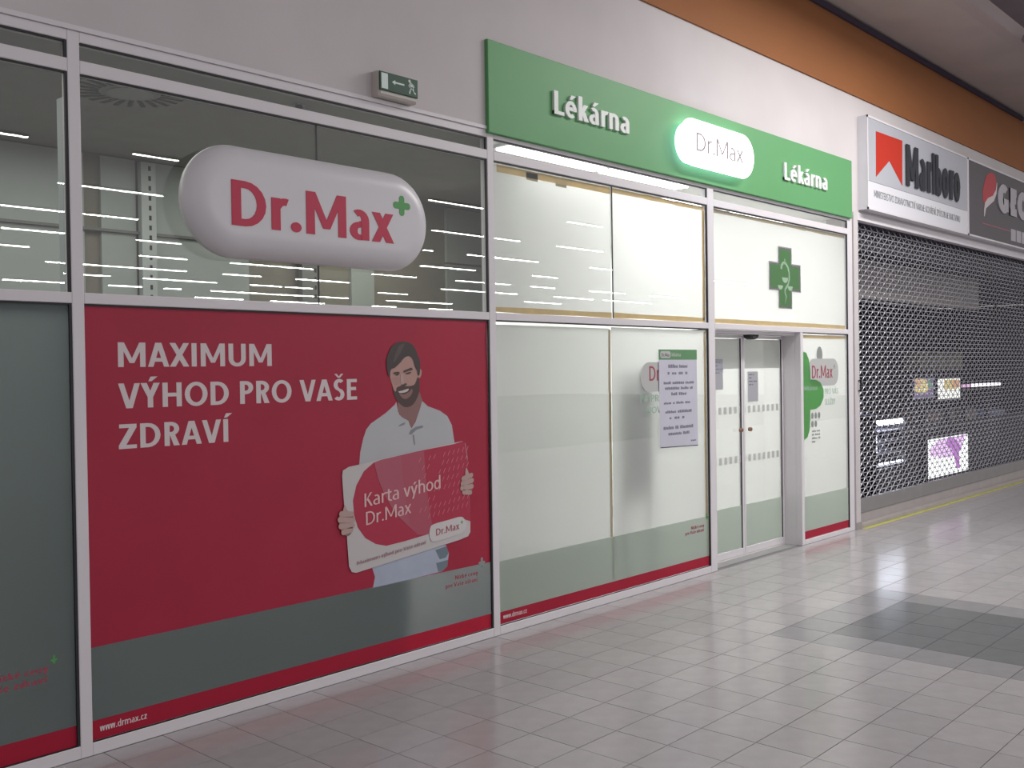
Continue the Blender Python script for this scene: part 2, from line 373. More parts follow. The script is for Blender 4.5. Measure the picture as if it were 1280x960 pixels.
def text(name, s, m, parent, x0, z0, x1, z1, h, y, depth=.0006, w=.2, letters=False, track=0.0, jac=False):
    """lettering from baseline start (x0,z0) to baseline end (x1,z1), cap height h, front face at y"""
    gl, W_ = layout(s, w, track)
    k = (x1 - x0) / W_; sl = (z1 - z0) / (x1 - x0)
    T = lambda p: (x0 + p[0] * k, z0 + p[0] * k * sl + p[1] * h)
    if letters:
        for i, g in enumerate(gl):
            if not g: continue
            b = MB()
            for n_, q in enumerate(g): b.prism([T(p) for p in q], y + n_ * .00008, y + depth)
            b.build(name, m, parent)
        return
    b = MB()
    for g in gl:
        for n_, q in enumerate(g): b.prism([T(p) for p in q], y + n_ * .000012, y + depth)
    return b.build(name, m, parent)
def scribble(parent, name, m, x0, x1, z, h, y, words):
    """print too small to read in the photograph: a row of word-length marks"""
    b = MB(); rnd = random.Random(int(x0 * 1000 + z * 977)); tot = sum(words) + (len(words) - 1) * .8; k = (x1 - x0) / tot; x = x0
    for n in words:
        e = x + n * k
        c = x
        while c < e - .2 * k:
            d = min(e - c, k * rnd.uniform(.6, 1.1)); hh = h * rnd.uniform(.75, 1.15)
            b.prism([(c, z), (c + d * .8, z), (c + d * .8, z + hh), (c, z + hh)], y, y + .0005); c += d
        x = e + .8 * k
    o = b.build(name, m, parent); o['kind'] = 'stuff'; return o
def shape(name, pts, m, parent, y, depth=.0006, smooth=0):
    if smooth: pts = smooth_loop(pts, smooth)
    return MB().prism(pts, y, y + depth).build(name, m, parent)
PRINT = {
'hair':[(3.984,1.856),(3.996,1.892),(4.021,1.933),(4.057,1.961),(4.112,1.973),(4.161,1.969),(4.198,1.953),(4.222,1.925),(4.240,1.888),(4.255,1.855),(4.257,1.804),(4.250,1.766),(4.237,1.766),(4.232,1.795),(4.217,1.813),(4.205,1.851),(4.190,1.874),(4.165,1.885),(4.128,1.874),(4.097,1.846),(4.060,1.819),(4.042,1.810),(4.024,1.806),(4.012,1.787),(4.011,1.760),(3.997,1.769),(3.986,1.815)],
'face':[(4.009,1.778),(4.012,1.801),(4.036,1.819),(4.073,1.842),(4.110,1.874),(4.147,1.890),(4.190,1.883),(4.211,1.851),(4.226,1.813),(4.241,1.785),(4.243,1.748),(4.244,1.710),(4.235,1.673),(4.216,1.636),(4.190,1.609),(4.153,1.592),(4.116,1.598),(4.080,1.622),(4.051,1.659),(4.034,1.696),(4.020,1.733)],
'ear':[(4.254,1.804),(4.270,1.797),(4.270,1.771),(4.259,1.752),(4.243,1.745),(4.241,1.785)],
'beard':[(4.031,1.692),(4.047,1.671),(4.059,1.670),(4.063,1.691),(4.088,1.700),(4.113,1.706),(4.131,1.701),(4.161,1.699),(4.192,1.702),(4.210,1.709),(4.224,1.729),(4.234,1.750),(4.248,1.748),(4.252,1.701),(4.245,1.654),(4.222,1.613),(4.190,1.581),(4.146,1.569),(4.110,1.579),(4.074,1.604),(4.050,1.632),(4.036,1.664)],
'chin':[(4.081,1.656),(4.105,1.651),(4.130,1.650),(4.161,1.663),(4.186,1.681),(4.192,1.665),(4.172,1.637),(4.135,1.620),(4.105,1.630)],
'teeth':[(4.075,1.668),(4.106,1.672),(4.143,1.681),(4.161,1.682),(4.148,1.666),(4.115,1.659),(4.087,1.659)],
'brow_l':[(4.039,1.783),(4.060,1.788),(4.081,1.788),(4.090,1.781),(4.084,1.775),(4.060,1.776),(4.043,1.773)],
'brow_r':[(4.120,1.793),(4.139,1.800),(4.164,1.807),(4.182,1.813),(4.196,1.804),(4.188,1.797),(4.157,1.791),(4.132,1.784),(4.123,1.784)],
'eye_l':[(4.053,1.772),(4.072,1.775),(4.084,1.772),(4.074,1.766),(4.058,1.766)],
'eye_r':[(4.132,1.778),(4.157,1.784),(4.182,1.787),(4.175,1.777),(4.151,1.772)],
'cheek_l':[(4.029,1.751),(4.047,1.757),(4.083,1.755),(4.092,1.732),(4.082,1.713),(4.058,1.705),(4.040,1.714)],
'nose_light':[(4.099,1.777),(4.117,1.768),(4.122,1.731),(4.119,1.713),(4.101,1.713),(4.095,1.741)],
'nose':[(4.099,1.708),(4.116,1.710),(4.131,1.717),(4.148,1.713),(4.134,1.703),(4.115,1.698)],
'neck':[(4.072,1.640),(4.120,1.610),(4.169,1.630),(4.215,1.660),(4.240,1.680),(4.275,1.608),(4.250,1.548),(4.217,1.484),(4.179,1.439),(4.155,1.485),(4.100,1.512),(4.071,1.546)],
'shirt':[(3.761,1.204),(3.775,1.318),(3.799,1.397),(3.823,1.449),(3.858,1.482),(3.975,1.540),(4.048,1.588),(4.060,1.605),(4.069,1.564),(4.082,1.527),(4.118,1.502),(4.155,1.487),(4.167,1.458),(4.181,1.437),(4.217,1.479),(4.246,1.539),(4.267,1.608),(4.320,1.569),(4.423,1.537),(4.488,1.500),(4.527,1.441),(4.551,1.313),(4.552,1.148)],
'collar_l':[(4.069,1.456),(4.099,1.471),(4.133,1.478),(4.120,1.462),(4.087,1.455)],
'collar_r':[(4.156,1.401),(4.172,1.426),(4.216,1.445),(4.273,1.451),(4.279,1.438),(4.222,1.426),(4.178,1.400)],
'placket':[(4.188,1.397),(4.200,1.396),(4.209,1.335),(4.199,1.334)],
'card':[(3.634,1.186),(3.640,1.220),(3.684,1.238),(3.773,1.246),(3.922,1.265),(4.213,1.294),(4.524,1.323),(4.613,1.332),(4.644,1.314),(4.659,1.225),(4.678,0.810),(4.676,0.731),(4.655,0.706),(4.579,0.693),(3.726,0.612),(3.693,0.622),(3.674,0.657),(3.660,0.860),(3.645,1.028)],
'field':[(4.538,1.317),(4.213,1.291),(3.922,1.260),(3.870,1.248),(3.795,1.203),(3.737,1.124),(3.710,1.039),(3.717,0.950),(3.743,0.876),(3.798,0.807),(3.877,0.761),(3.958,0.739),(4.103,0.747),(4.277,0.763),(4.306,0.767),(4.316,0.800),(4.356,0.821),(4.474,0.832),(4.596,0.841),(4.633,0.817),(4.678,0.802),(4.668,0.988),(4.661,1.185),(4.639,1.322),(4.613,1.330)],
'wedge':[(3.873,1.248),(3.903,1.145),(3.953,1.041),(4.034,0.923),(4.129,0.842),(4.214,0.774),(4.277,0.765),(4.309,0.770),(4.316,0.800),(4.336,0.817),(4.307,0.976),(4.285,1.139),(4.276,1.290),(4.213,1.291),(3.922,1.260)],
'wedge2':[(3.873,1.248),(3.903,1.145),(3.953,1.041),(4.034,0.923),(4.129,0.842),(4.153,0.825),(4.120,0.996),(4.099,1.136),(4.089,1.275),(3.922,1.260)],
'jeans':[(3.851,0.621),(3.880,0.626),(4.101,0.655),(4.457,0.677),(4.483,0.620),(4.468,0.536),(4.421,0.512),(4.171,0.505),(3.854,0.502),(3.871,0.564)],
'belt':[(4.370,0.572),(4.475,0.578),(4.468,0.536),(4.421,0.514),(4.388,0.514)],
'pocket':[(4.365,0.656),(4.464,0.667),(4.480,0.621),(4.456,0.595),(4.403,0.592)],
'handl':[(3.647,1.019),(3.635,0.986),(3.613,0.979),(3.602,0.937),(3.611,0.893),(3.632,0.851),(3.670,0.837),(3.696,0.856),(3.710,0.898),(3.709,0.951),(3.695,0.974),(3.666,0.984)],
'fl0':[(3.622,0.970),(3.700,0.962)],
'fl1':[(3.610,0.938),(3.708,0.923)],
'fl2':[(3.616,0.899),(3.706,0.893)],
'fl3':[(3.635,0.862),(3.692,0.870)],
'handr':[(4.644,1.157),(4.663,1.121),(4.691,1.099),(4.706,1.068),(4.699,1.029),(4.686,0.986),(4.640,0.983),(4.606,1.014),(4.593,1.044),(4.604,1.087),(4.636,1.114)],
'fr0':[(4.614,1.086),(4.691,1.104)],
'fr1':[(4.607,1.055),(4.697,1.069)],
'fr2':[(4.602,1.026),(4.694,1.030)],
'fr3':[(4.619,0.999),(4.679,0.991)],
'shadowhair':[(4.056,1.901),(4.087,1.947),(4.130,1.961),(4.111,1.924),(4.074,1.878),(4.037,1.842)],
}
LAMPS = [(6.0, 6.5, -11.2), (8.6, 10.0, -17.9), (10.3, 11.7, -17.9), (9.9, 11.5, -21.3), (11.0, 11.9, -24.5), (13.8, 18.7, -28.3), (15.8, 17.5, -31.9), (15.1, 17.4, -35.4), (8.4, 10.9, -14.6), (8.2, 9.1, -11.2), (13.4, 15.0, -21.4), (15.2, 16.8, -24.7), (18.8, 20.7, -31.4), (20.7, 21.9, -31.1), (19.2, 20.6, -35.3), (21.6, 22.4, -35.2), (25.2, 27.8, -38.7), (18.4, 21.7, -24.7), (20.2, 21.8, -28.0), (23.8, 29.3, -34.5), (23.5, 25.0, -31.1), (25.2, 26.6, -31.0), (23.4, 26.0, -28.0), (29.6, 31.4, -34.8), (29.4, 32.7, -38.7), (20.8, 21.2, -17.9), (22.7, 25.0, -18.0), (23.8, 26.5, -21.7), (24.4, 26.6, -24.6), (28.8, 31.3, -25.4), (31.2, 35.3, -29.3), (30.3, 32.1, -31.6), (35.2, 38.5, -33.2), (33.9, 35.6, -35.0), (36.0, 37.7, -38.5), (40.3, 42.1, -39.6), (14.9, 16.9, -11.6), (18.1, 21.5, -14.8), (23.8, 26.1, -17.8), (29.7, 31.2, -21.2), (33.4, 35.0, -24.8), (35.4, 36.2, -28.8), (39.0, 42.2, -28.4), (40.5, 43.5, -32.7), (19.6, 21.0, -11.4), (23.2, 25.4, -14.7), (29.0, 30.3, -17.6), (24.1, 25.7, -11.4), (37.6, 40.4, -24.3), (42.5, 45.6, -24.3), (43.1, 47.5, -27.7), (31.4, 32.0, -24.9), (36.9, 41.0, -17.7)]

# ================================================================== SETTING
# ---- floor: 30 cm tiles, joints recessed
floor = struct_root('floor', (0, 0, 0))
fb = MB(); fb.box(-30, 60, -45, 8, -.06, -.004); sub = fb.build('floor_bed', mat('floor_grout', (.20, .19, .20), .7), floor)
T = .3; GAP = .0022
def tile_mesh(name, w, d, m):
    g = GAP; c = .0035; x0, x1, y0, y1 = -w / 2 + g, w / 2 - g, -d / 2 + g, d / 2 - g; h = 0.0
    me = bpy.data.meshes.new(name)
    v = [(x0, y0, -.004), (x1, y0, -.004), (x1, y1, -.004), (x0, y1, -.004), (x0, y0, 0), (x1, y0, 0), (x1, y1, 0), (x0, y1, 0)]
    f = [(4, 5, 6, 7)]
    for i in range(4):
        j = (i + 1) % 4; f += [(i, j, 4 + j, 4 + i)]
    me.from_pydata(v, [], f); me.materials.append(m); return me
def tile_mat(name, col, rough):
    m = mat(name, col, rough, spec=.55, var=.05, vscale=9, bump=.012, bscale=5)
    nt = m.node_tree; b = nt.nodes['Principled BSDF']
    oi = nt.nodes.new('ShaderNodeObjectInfo'); mr = nt.nodes.new('ShaderNodeMapRange'); mr.inputs['To Min'].default_value = .95; mr.inputs['To Max'].default_value = 1.05
    nt.links.new(oi.outputs['Random'], mr.inputs['Value'])
    src = b.inputs['Base Color'].links[0].from_socket
    vm = nt.nodes.new('ShaderNodeVectorMath'); vm.operation = 'SCALE'; nt.links.new(src, vm.inputs[0]); nt.links.new(mr.outputs[0], vm.inputs['Scale']); nt.links.new(vm.outputs[0], b.inputs['Base Color'])
    return m
TM = {'pale': tile_mat('pale_floor_tile', (.395, .378, .383), .17), 'mid': tile_mat('mid_grey_floor_tile', (.29, .285, .295), .17), 'dark': tile_mat('dark_floor_tile', (.17, .178, .182), .17)}
TME = {k: tile_mesh('floor_tile', T, T, m) for k, m in TM.items()}
cut_mesh = tile_mesh('floor_tile', T, .177, TM['pale'])
def pad_kind(cx, cy):
    if 6.087 < cx < 7.887 and -3.777 < cy < -1.377:
        return 'dark' if (6.387 < cx < 7.587 and -3.477 < cy < -1.677) else 'mid'
    return 'pale'
R_ = [right, up, fwd]
def project(p):
    q = Vector(p) - EYE; z = q.dot(fwd)
    if z < .3: return None
    return 640 + 1262 * q.dot(right) / z, 480 - 1262 * q.dot(up) / z, z
cells = []
for i in range(-25, 110):
    cx = .087 + .3 * i + .15
    for j in range(-1, 34):
        if j == -1: cy, kind = -.0885, 'cut'
        else:
            cy = -.177 - .3 * j - .15; kind = pad_kind(cx, cy)
        s = project((cx, cy, 0))
        vis = s is not None and -60 < s[0] < 1340 and s[1] < 1010
        cells.append((s[2] if vis else 1e3 + abs(cx - 6) + abs(cy), vis, cx, cy, kind))
cells.sort(key=lambda c: c[0])
n = 0; rest = {'pale': MB(), 'mid': MB(), 'dark': MB()}
for d, vis, cx, cy, kind in cells:
    if vis and n < 300:
        o = bpy.data.objects.new('floor_tile', cut_mesh if kind == 'cut' else TME[kind]); COL.objects.link(o); o.parent = floor; o.location = (cx, cy, random.uniform(-.0003, .0003)); n += 1
    else:
        b = rest['pale' if kind == 'cut' else kind]; w2 = .15 - GAP; d2 = (.0885 if kind == 'cut' else .15) - GAP; c = .0035; k = len(b.v)
        b.v += [(cx - w2, cy - d2, -.004), (cx + w2, cy - d2, -.004), (cx + w2, cy + d2, -.004), (cx - w2, cy + d2, -.004), (cx - w2, cy - d2, 0), (cx + w2, cy - d2, 0), (cx + w2, cy + d2, 0), (cx - w2, cy + d2, 0)]
        b.f.append((k + 4, k + 5, k + 6, k + 7))
        for q in range(4): r2 = (q + 1) % 4; b.f.append((k + q, k + r2, k + 4 + r2, k + 4 + q))
for kind, b in rest.items():
    if b.v:
        o = b.build('floor_tile', TM[kind], floor); o['kind'] = 'stuff'
# floor of the rooms behind the shop fronts
box('shop_floor', mat('shop_floor_finish', (.3, .3, .3), .5), -1.4, 32, .06, 8, -.003, .001, floor)

# ---- wall above the shop fronts
wall = MB(); wall.box(-3, 10.60, 0.0, .22, 3.42, 5.55); wall.box(10.60, 75, .0, .22, 3.46, 5.55); wall.box(-3, 4.9, -.0, .22, 3.395, 3.42)
wall = wall.build('wall_front', M_wall, None, (5, 0, 3.4)); wall['kind'] = 'structure'
pl = box('wall_pilaster', M_wall, 10.585, 10.685, -.012, .30, .0, 3.455); pl.name = 'wall_pillar'; pl['kind'] = 'structure'
box('pillar_foot', mat('skirting_grey', (.30, .27, .27), .6), 10.583, 10.72, -.016, -.012, 0, .08, pl)
t1 = box('trim_1', M_orange, -3, 75, -.020, 0, 4.715, 5.47); t1['kind'] = 'structure'
t2 = box('trim_2', M_navy, -3, 16.62, -.05, 0, 5.465, 5.525); t2['kind'] = 'structure'
t3 = box('trim_3', M_frame, -3, 4.885, -.010, 0.0, 3.395, 3.418); t3['kind'] = 'structure'
# ---- ceiling: low soffit along the wall, then the high slab
ceil = struct_root('ceiling', (8, 0, 5.55))
box('soffit_panel', M_soffit, -3, 75, -.96, .2, 5.55, 5.60, ceil)
b = MB(); b.box(-3, 75, -1.10, -.96, 5.55, 5.72); b.build('soffit_edge', mat('soffit_edge_paint', (.40, .335, .33), .8), ceil)
box('high_slab', M_ceil, -3, 75, -2.6, .2, 6.35, 6.45, ceil)
dct = MB(); dct.tube((12.55, -1.22, 5.50), (20, -1.22, 5.50), .06, 10)
d = dct.build('service_pipe', mat('pipe_grey', (.22, .2, .22), .6), None, (13.5, -1.22, 5.44)); tag(d, 'grey service pipe running below the high ceiling at the top right', 'pipe')
for xx in (13.6, 16.5, 19.5):
    box('pipe_bracket', M_navy, xx, xx + .05, -1.32, -1.12, 5.40, 5.60, d)

# ---- the shop front: windows framed in white aluminium
def pane(parent, x0, x1, z0, z1, y=.016):
    return box('glass_pane', M_glass, x0, x1, y, y + .006, z0, z1, parent)
def gaskets(parent, x0, x1, z0, z1):
    box('gasket', M_gasket, x1 - .013, x1, .003, .016, z0, z1, parent)
    box('gasket', M_gasket, x0, x1 - .013, .006, .016, z1 - .009, z1, parent)
def member(name, parent, x0, x1, z0, z1, y0=.0, y1=.062): return box(name, M_frame, x0, x1, y0, y1, z0, z1, parent, bev=.003)
ZS0, ZS1, ZT0, ZT1, ZM0, ZM1 = 3.262, 3.345, 3.200, 3.262, 2.127, 2.178
def window(name, x0, x1, xr, upper, joints_hi=(), joints_lo=(), lower=True, zs=None):
    """x0..x1 clear opening; mullion to its left ends at x0"""
    w = struct_root(name, (x0, 0, 0))
    member('head_rail', w, x0, x1, ZS1, 3.395)
    member('upper_transom', w, x0, x1, ZT0, ZT1)
    member('middle_transom', w, x0, x1, ZM0, ZM1)
    pane(w, x0, x1, ZS0, ZS1); gaskets(w, x0, x1, ZS0, ZS1)
    js = [x0] + list(joints_hi) + [x1]
    for a, c in zip(js, js[1:]): pane(w, a + (.002 if a != x0 else 0), c - (.002 if c != x1 else 0), ZM1, ZT0)
    for j in joints_hi: box('glass_joint', M_inkdark, j - .0035, j + .0035, .0145, .0235, ZM1, ZT0, w)
    gaskets(w, x0, x1, ZM1, ZT0)
    if lower:
        member('bottom_rail', w, x0, x1, 0, .060)
        js = [x0] + list(joints_lo) + [x1]
        for a, c in zip(js, js[1:]): pane(w, a, c, .06, ZM0)
        gaskets(w, x0, x1, .06, ZM0)
        box('gasket', M_gasket, x0, x1 - .013, .004, .016, .06, .064, w)
    return w
w1 = window('window_1', -.55, 2.080, 0, True, joints_hi=(.75,))
member('mullion', w1, -.61, -.55, 0, 3.395)
w2 = window('window_2', 2.138, 4.880, 0, True, joints_hi=(3.497,))
member('mullion', w2, 2.080, 2.138, 0, 3.395)
w3 = window('window_3', 4.943, 7.632, 0, True, joints_hi=(6.278,))
member('mullion', w3, 4.880, 4.943, 0, 3.395)
w4 = window('window_4', 7.735, 10.455, 0, True, lower=False, joints_hi=())
member('mullion', w4, 7.632, 7.735, 0, 3.395)
member('mullion', w4, 10.455, 10.572, 0, 3.395)
box('mullion_groove', M_gasket, 10.572, 10.585, .012, .05, 0, 3.395, w4)
member('post', w4, 9.345, 9.400, 0, ZM0)
member('bottom_rail', w4, 9.400, 10.455, 0, .045)
pane(w4, 9.400, 10.455, .045, ZM0); gaskets(w4, 9.400, 10.455, .045, ZM0)
# recessed entrance: jamb, soffit and the two sliding leaves
member('door_jamb', w4, 9.345, 9.375, 0, ZM0, .062, .215)
member('door_jamb', w4, 7.700, 7.735, 0, ZM0, .062, .215)
member('door_head', w4, 7.700, 9.375, 2.095, ZM0, .062, .26)
DY = .19
def leaf(name, x0, x1, knob_x):
    r = struct_root(name, (x0, DY, 0))
    st = .030
    member('stile', r, x0, x0 + st, 0.012, 2.09, DY, DY + .04); member('stile', r, x1 - st, x1, 0.012, 2.09, DY, DY + .04)
    member('rail', r, x0 + st, x1 - st, .012, .075, DY, DY + .04); member('rail', r, x0 + st, x1 - st, 2.062, 2.09, DY, DY + .04)
    pane(r, x0 + st, x1 - st, .075, 2.062, DY + .014)
    b = MB(); c = (knob_x, DY - .002, 1.195)
    b.tube(c, (c[0], DY - .028, c[2]), .020, 14); b.tube((c[0], DY - .028, c[2]), (c[0], DY - .036, c[2]), .011, 10)
    b.build('lock_knob', M_brass, r)
    box('gasket', M_gasket, x1 - st - .006, x1 - st, DY + .004, DY + .014, .075, 2.062, r)
    b = MB()
    for zz in (.885, 1.352):
        x = x0 + .012 + (.0 if name == 'door_1' else .0)
        while x < x1 - .03:
            b.prism([(x, zz), (x + .046, zz), (x + .046, zz + .066), (x, zz + .066)], DY + .0128, DY + .0134); x += .0925
    b.build('safety_marking', M_lgrey, r)
    return r
d1 = leaf('door_1', 7.735, 8.543, 8.470); d2 = leaf('door_2', 8.549, 9.343, 8.640)
box('floor_track', mat('track_metal', (.75, .73, .72), .35, metal=.3), 7.735, 9.343, DY - .01, DY + .05, 0, .010, w4)
b = MB(); b.prism(arc(8.63, 2.096, .085, .045, 180, 360, 12), .115, .185)
s = b.build('motion_sensor', M_gasket, None, (8.63, .15, 2.05)); tag(s, 'small black half-round motion sensor above the sliding door', 'sensor')
box('sensor_lens', mat('sensor_lens', (.05, .04, .06), .2), 8.60, 8.66, .112, .115, 2.064, 2.080, s)

# ---- fascia sign
fs = thing('fascia_sign', 'long green fascia board with white pharmacy lettering above the papered windows', 'sign', (7.7, -.03, 3.375))
fz0, fz1 = 3.372, 3.990
b = MB(); b.bevbox(4.868, 10.515, -.030, 0, fz0, fz1, .004); b.build('board', M_green, fs)
for (xa, xb, za, zb) in ((5.578, 6.490, 3.626, 3.628), (9.041, 9.975, 3.604, 3.612)):
    p = at(xa, za, -.045); q = at(xb, zb, -.045)
    text('letter', 'Lékárna', M_whiteletter, fs, p[0], p[1], q[0], q[1], .165, -.050, .020, w=.185, letters=True, track=-.012)
# ---- lit capsule sign on the fascia
ps = thing('lit_capsule_sign', 'brightly lit white capsule sign in the middle of the green board', 'sign', (7.6, -.03, 3.47))
def capsule(name, m, parent, x0, x1, z0, z1, yb, yf, rim, n=24, steps=6, flat=.0):
    """pillow-shaped capsule: outline at yb, rounding over the rim width to the front at yf"""
    rings = []; 
    for k in range(steps + 1):
        a = math.pi / 2 * k / steps; ins = rim * (1 - math.cos(a)); y = yb + (yf - yb) * math.sin(a)
        rings.append([(p[0], y, p[1]) for p in stadium(x0 + ins, x1 - ins, z0 + ins, z1 - ins, n)])
    b = MB(); m_ = len(rings[0])
    for r in rings: b.v += r
    for k in range(steps):
        for i in range(m_): j = (i + 1) % m_; b.f.append((k * m_ + i, k * m_ + j, (k + 1) * m_ + j, (k + 1) * m_ + i))
    b.f.append(tuple(steps * m_ + i for i in range(m_))); b.f.append(tuple(reversed(range(m_))))
    b.smooth = True; b.v = [tuple(v) for v in b.v]
    return b.build(name, m, parent)
capsule('back_shell', M_pill_back, ps, 7.09, 8.21, 3.500, 3.835, -.030, -.100, .004)
capsule('lit_face', M_pill_lit, ps, 7.045, 8.245, 3.468, 3.864, -.100, -.130, .035)
p = at(7.478, 3.652, -.137); q = at(8.272, 3.648, -.137)
text('lettering', 'Dr.Max', M_pill_line, ps, p[0], p[1], q[0], q[1], .150, -.1315, .0012, w=.11)

# ---- big capsule sign on the left window
cs = thing('capsule_sign', 'large unlit white capsule sign with red lettering on the glass above the red poster', 'sign', (3.4, 0, 2.39))
box('mounting_bracket', M_silver, 2.95, 3.05, -.03, .014, 2.5, 2.9, cs); box('mounting_bracket', M_silver, 3.9, 4.0, -.03, .014, 2.5, 2.9, cs)
capsule('body', M_pill, cs, 2.602, 4.238, 2.388, 2.972, -.055, -.150, .13, n=32, steps=12)
capsule('back_shell', M_pill, cs, 2.602, 4.238, 2.388, 2.972, -.055, -.020, .035, n=32, steps=5)
p = at(2.932, 2.573, -.152); q = at(4.050, 2.566, -.152)
text('letter', 'Dr.Max', M_redletter, cs, p[0], p[1], q[0], q[1], .232, -.1530, .003, w=.190, letters=True, track=-.012)
p = at(4.098, 2.806, -.13)
b = MB(); cx, cz = p[0] + .0, 2.770; r = .020; L = .060
b.prism(roundrect(cx - r, cx + r, cz - L, cz + L, r * .95), -.152, -.146); b.prism(roundrect(cx - L - .006, cx + L + .006, cz - r, cz + r, r * .95), -.1522, -.146)
b.build('plus_mark', M_greenplus, cs)

# ---- emergency exit sign
ex = thing('exit_sign', 'small green emergency exit sign with running figure on the wall above the left window', 'sign', (4.04, 0, 3.43))
b = MB(); b.bevbox(3.893, 4.195, -.070, 0, 3.425, 3.572, .012); b.build('housing', M_beige, ex)
b = MB(); b.bevbox(3.893, 4.193, -.080, -.070, 3.456, 3.566, .003); b.build('green_face', M_exitgreen, ex)
y = -.0808
shape('white_field', [(3.903, 3.466), (3.953, 3.466), (3.953, 3.557), (3.903, 3.557)], M_exitwhite, ex, y)
shape('arrow', [(3.985, 3.516), (4.010, 3.531), (4.010, 3.521), (4.082, 3.521), (4.082, 3.511), (4.010, 3.511), (4.010, 3.501)], M_exitwhite, ex, y)
b = MB(); ox, oz = 4.140, 3.512
def limb(pts, w_):
    for (a, c) in zip(pts, pts[1:]):
        d = Vector((c[0] - a[0], c[1] - a[1])).normalized(); n_ = Vector((-d.y, d.x)) * w_ / 2; e = d * w_ * .25
        b.prism([(ox + a[0] - n_.x - e.x, oz + a[1] - n_.y - e.y), (ox + c[0] - n_.x + e.x, oz + c[1] - n_.y + e.y), (ox + c[0] + n_.x + e.x, oz + c[1] + n_.y + e.y), (ox + a[0] + n_.x - e.x, oz + a[1] + n_.y - e.y)], y, y + .0006)
b.prism(arc(ox - .016, oz + .036, .009, .009, 0, 360, 12)[:-1], y, y + .0006)
limb([(-.009, .024), (.008, .000)], .017)
limb([(-.012, .020), (-.022, .008), (-.012, -.001)], .007)
limb([(.0, .022), (.016, .016), (.020, .003)], .007)
limb([(.006, .0), (-.010, -.016), (-.016, -.038)], .009)
limb([(.008, .0), (.018, -.024), (.032, -.034)], .009)
b.build('running_figure', M_exitwhite, ex)

# ================================================================== WINDOW GRAPHICS
YF = .0145
def F(x, z, y=YF): return at(x, z, y)
def rect(x0, x1, z0, z1): return [(x0, z0), (x1, z0), (x1, z1), (x0, z1)]
# -- left-most window film
f1 = thing('frosted_film', 'grey frosted film with a red foot stripe on the left-most window', 'window film', (1.2, YF, .06))
shape('grey_band', rect(-.54, 2.068, .158, ZM0 - .008), M_grey, f1, YF, .001)
shape('red_stripe', rect(-.54, 2.068, .064, .158), M_redstripe, f1, YF, .001)
text('lettering', 'Nízké ceny', M_darkred, f1, 1.690, .440, 1.945, .440, .030, YF - .0007, w=.2)
text('lettering', 'pro Vaše zdraví', M_darkred, f1, 1.560, .392, 1.945, .392, .030, YF - .0007, w=.2)
b = MB(); b.prism(roundrect(1.955, 1.985, .482, .492, .004), YF - .0007, YF); b.prism(roundrect(1.965, 1.975, .470, .510, .004), YF - .0009, YF); b.build('plus_mark', M_greenplus, f1)

# -- the red poster
po = thing('window_poster', 'large red poster of a smiling bearded man holding a giant loyalty card', 'poster', (3.5, YF, .06))
xl, xr = 2.142, 4.866
shape('red_ground', rect(xl, xr, .505, ZM0 - .008), M_red, po, YF, .001)
shape('grey_band', rect(xl, xr, .158, .505), M_grey, po, YF, .001)
shape('red_stripe', rect(xl, xr, .065, .158), M_redstripe, po, YF, .001)
yy = YF - .0007
for s, xa, xb, za, hh in (('MAXIMUM', 2.296, 3.163, 1.829, .119), ('VÝHOD PRO VAŠE', 2.294, 3.746, 1.629, .121), ('ZDRAVÍ', 2.292, 2.912, 1.434, .119)):
    text('lettering', s, M_print, po, *at(xa, za, yy), *at(xb, za, yy), hh, yy, w=.185, track=.02)
text('lettering', 'www.drmax.cz', M_print, po, 2.178, .100, 2.415, .100, .032, yy, w=.15)
text('lettering', 'Nízké ceny', M_darkred, po, 4.535, .440, 4.745, .440, .026, yy, w=.2)
text('lettering', 'pro Vaše zdraví', M_darkred, po, 4.450, .396, 4.745, .396, .026, yy, w=.2)
b = MB(); b.prism(roundrect(4.755, 4.815, .500, .522, .008), yy - .0002, YF); b.prism(roundrect(4.775, 4.795, .480, .548, .008), yy - .0004, YF); b.build('plus_mark', M_mgrey, po)
man = shape('man_shirt', PRINT['shirt'], M_shirt, po, yy)
def pr(name, key, m, layer, smooth=0, parent=po): return shape(name, PRINT[key], m, parent, yy - layer * .0006, .0005, smooth)
pr('man_jeans', 'jeans', M_denim, 0); pr('jeans_shadow', 'belt', M_teal, 1); pr('jeans_pocket', 'pocket', M_teal, 1)
pr('man_neck', 'neck', M_skins, 1); 
for k_ in ('collar_l', 'collar_r', 'placket'): pr('shirt_fold', k_, M_shirts, 2)
pr('man_ear', 'ear', M_skin, 1, 3); pr('man_face', 'face', M_skin, 2, 3)
pr('face_shadow', 'cheek_l', M_skins and mat('cheek_print', (.375, .215, .185), .5), 3, 3)
pr('face_light', 'nose_light', M_skinl, 4, 3)
pr('man_beard', 'beard', M_beard, 3, 2); pr('man_chin', 'chin', M_skins, 4, 3); pr('man_teeth', 'teeth', mat('teeth_print', (.55, .48, .46), .5), 5, 2)
for k_ in ('brow_l', 'brow_r'): pr('man_brow', k_, M_beard, 5, 2)
for k_ in ('eye_l', 'eye_r'): pr('man_eye', k_, M_beard, 5, 2)
pr('nose_shadow', 'nose', M_beard, 5, 2)
pr('man_hair', 'hair', M_hair, 6, 2); pr('hair_sheen', 'shadowhair', M_hairl, 7, 3)
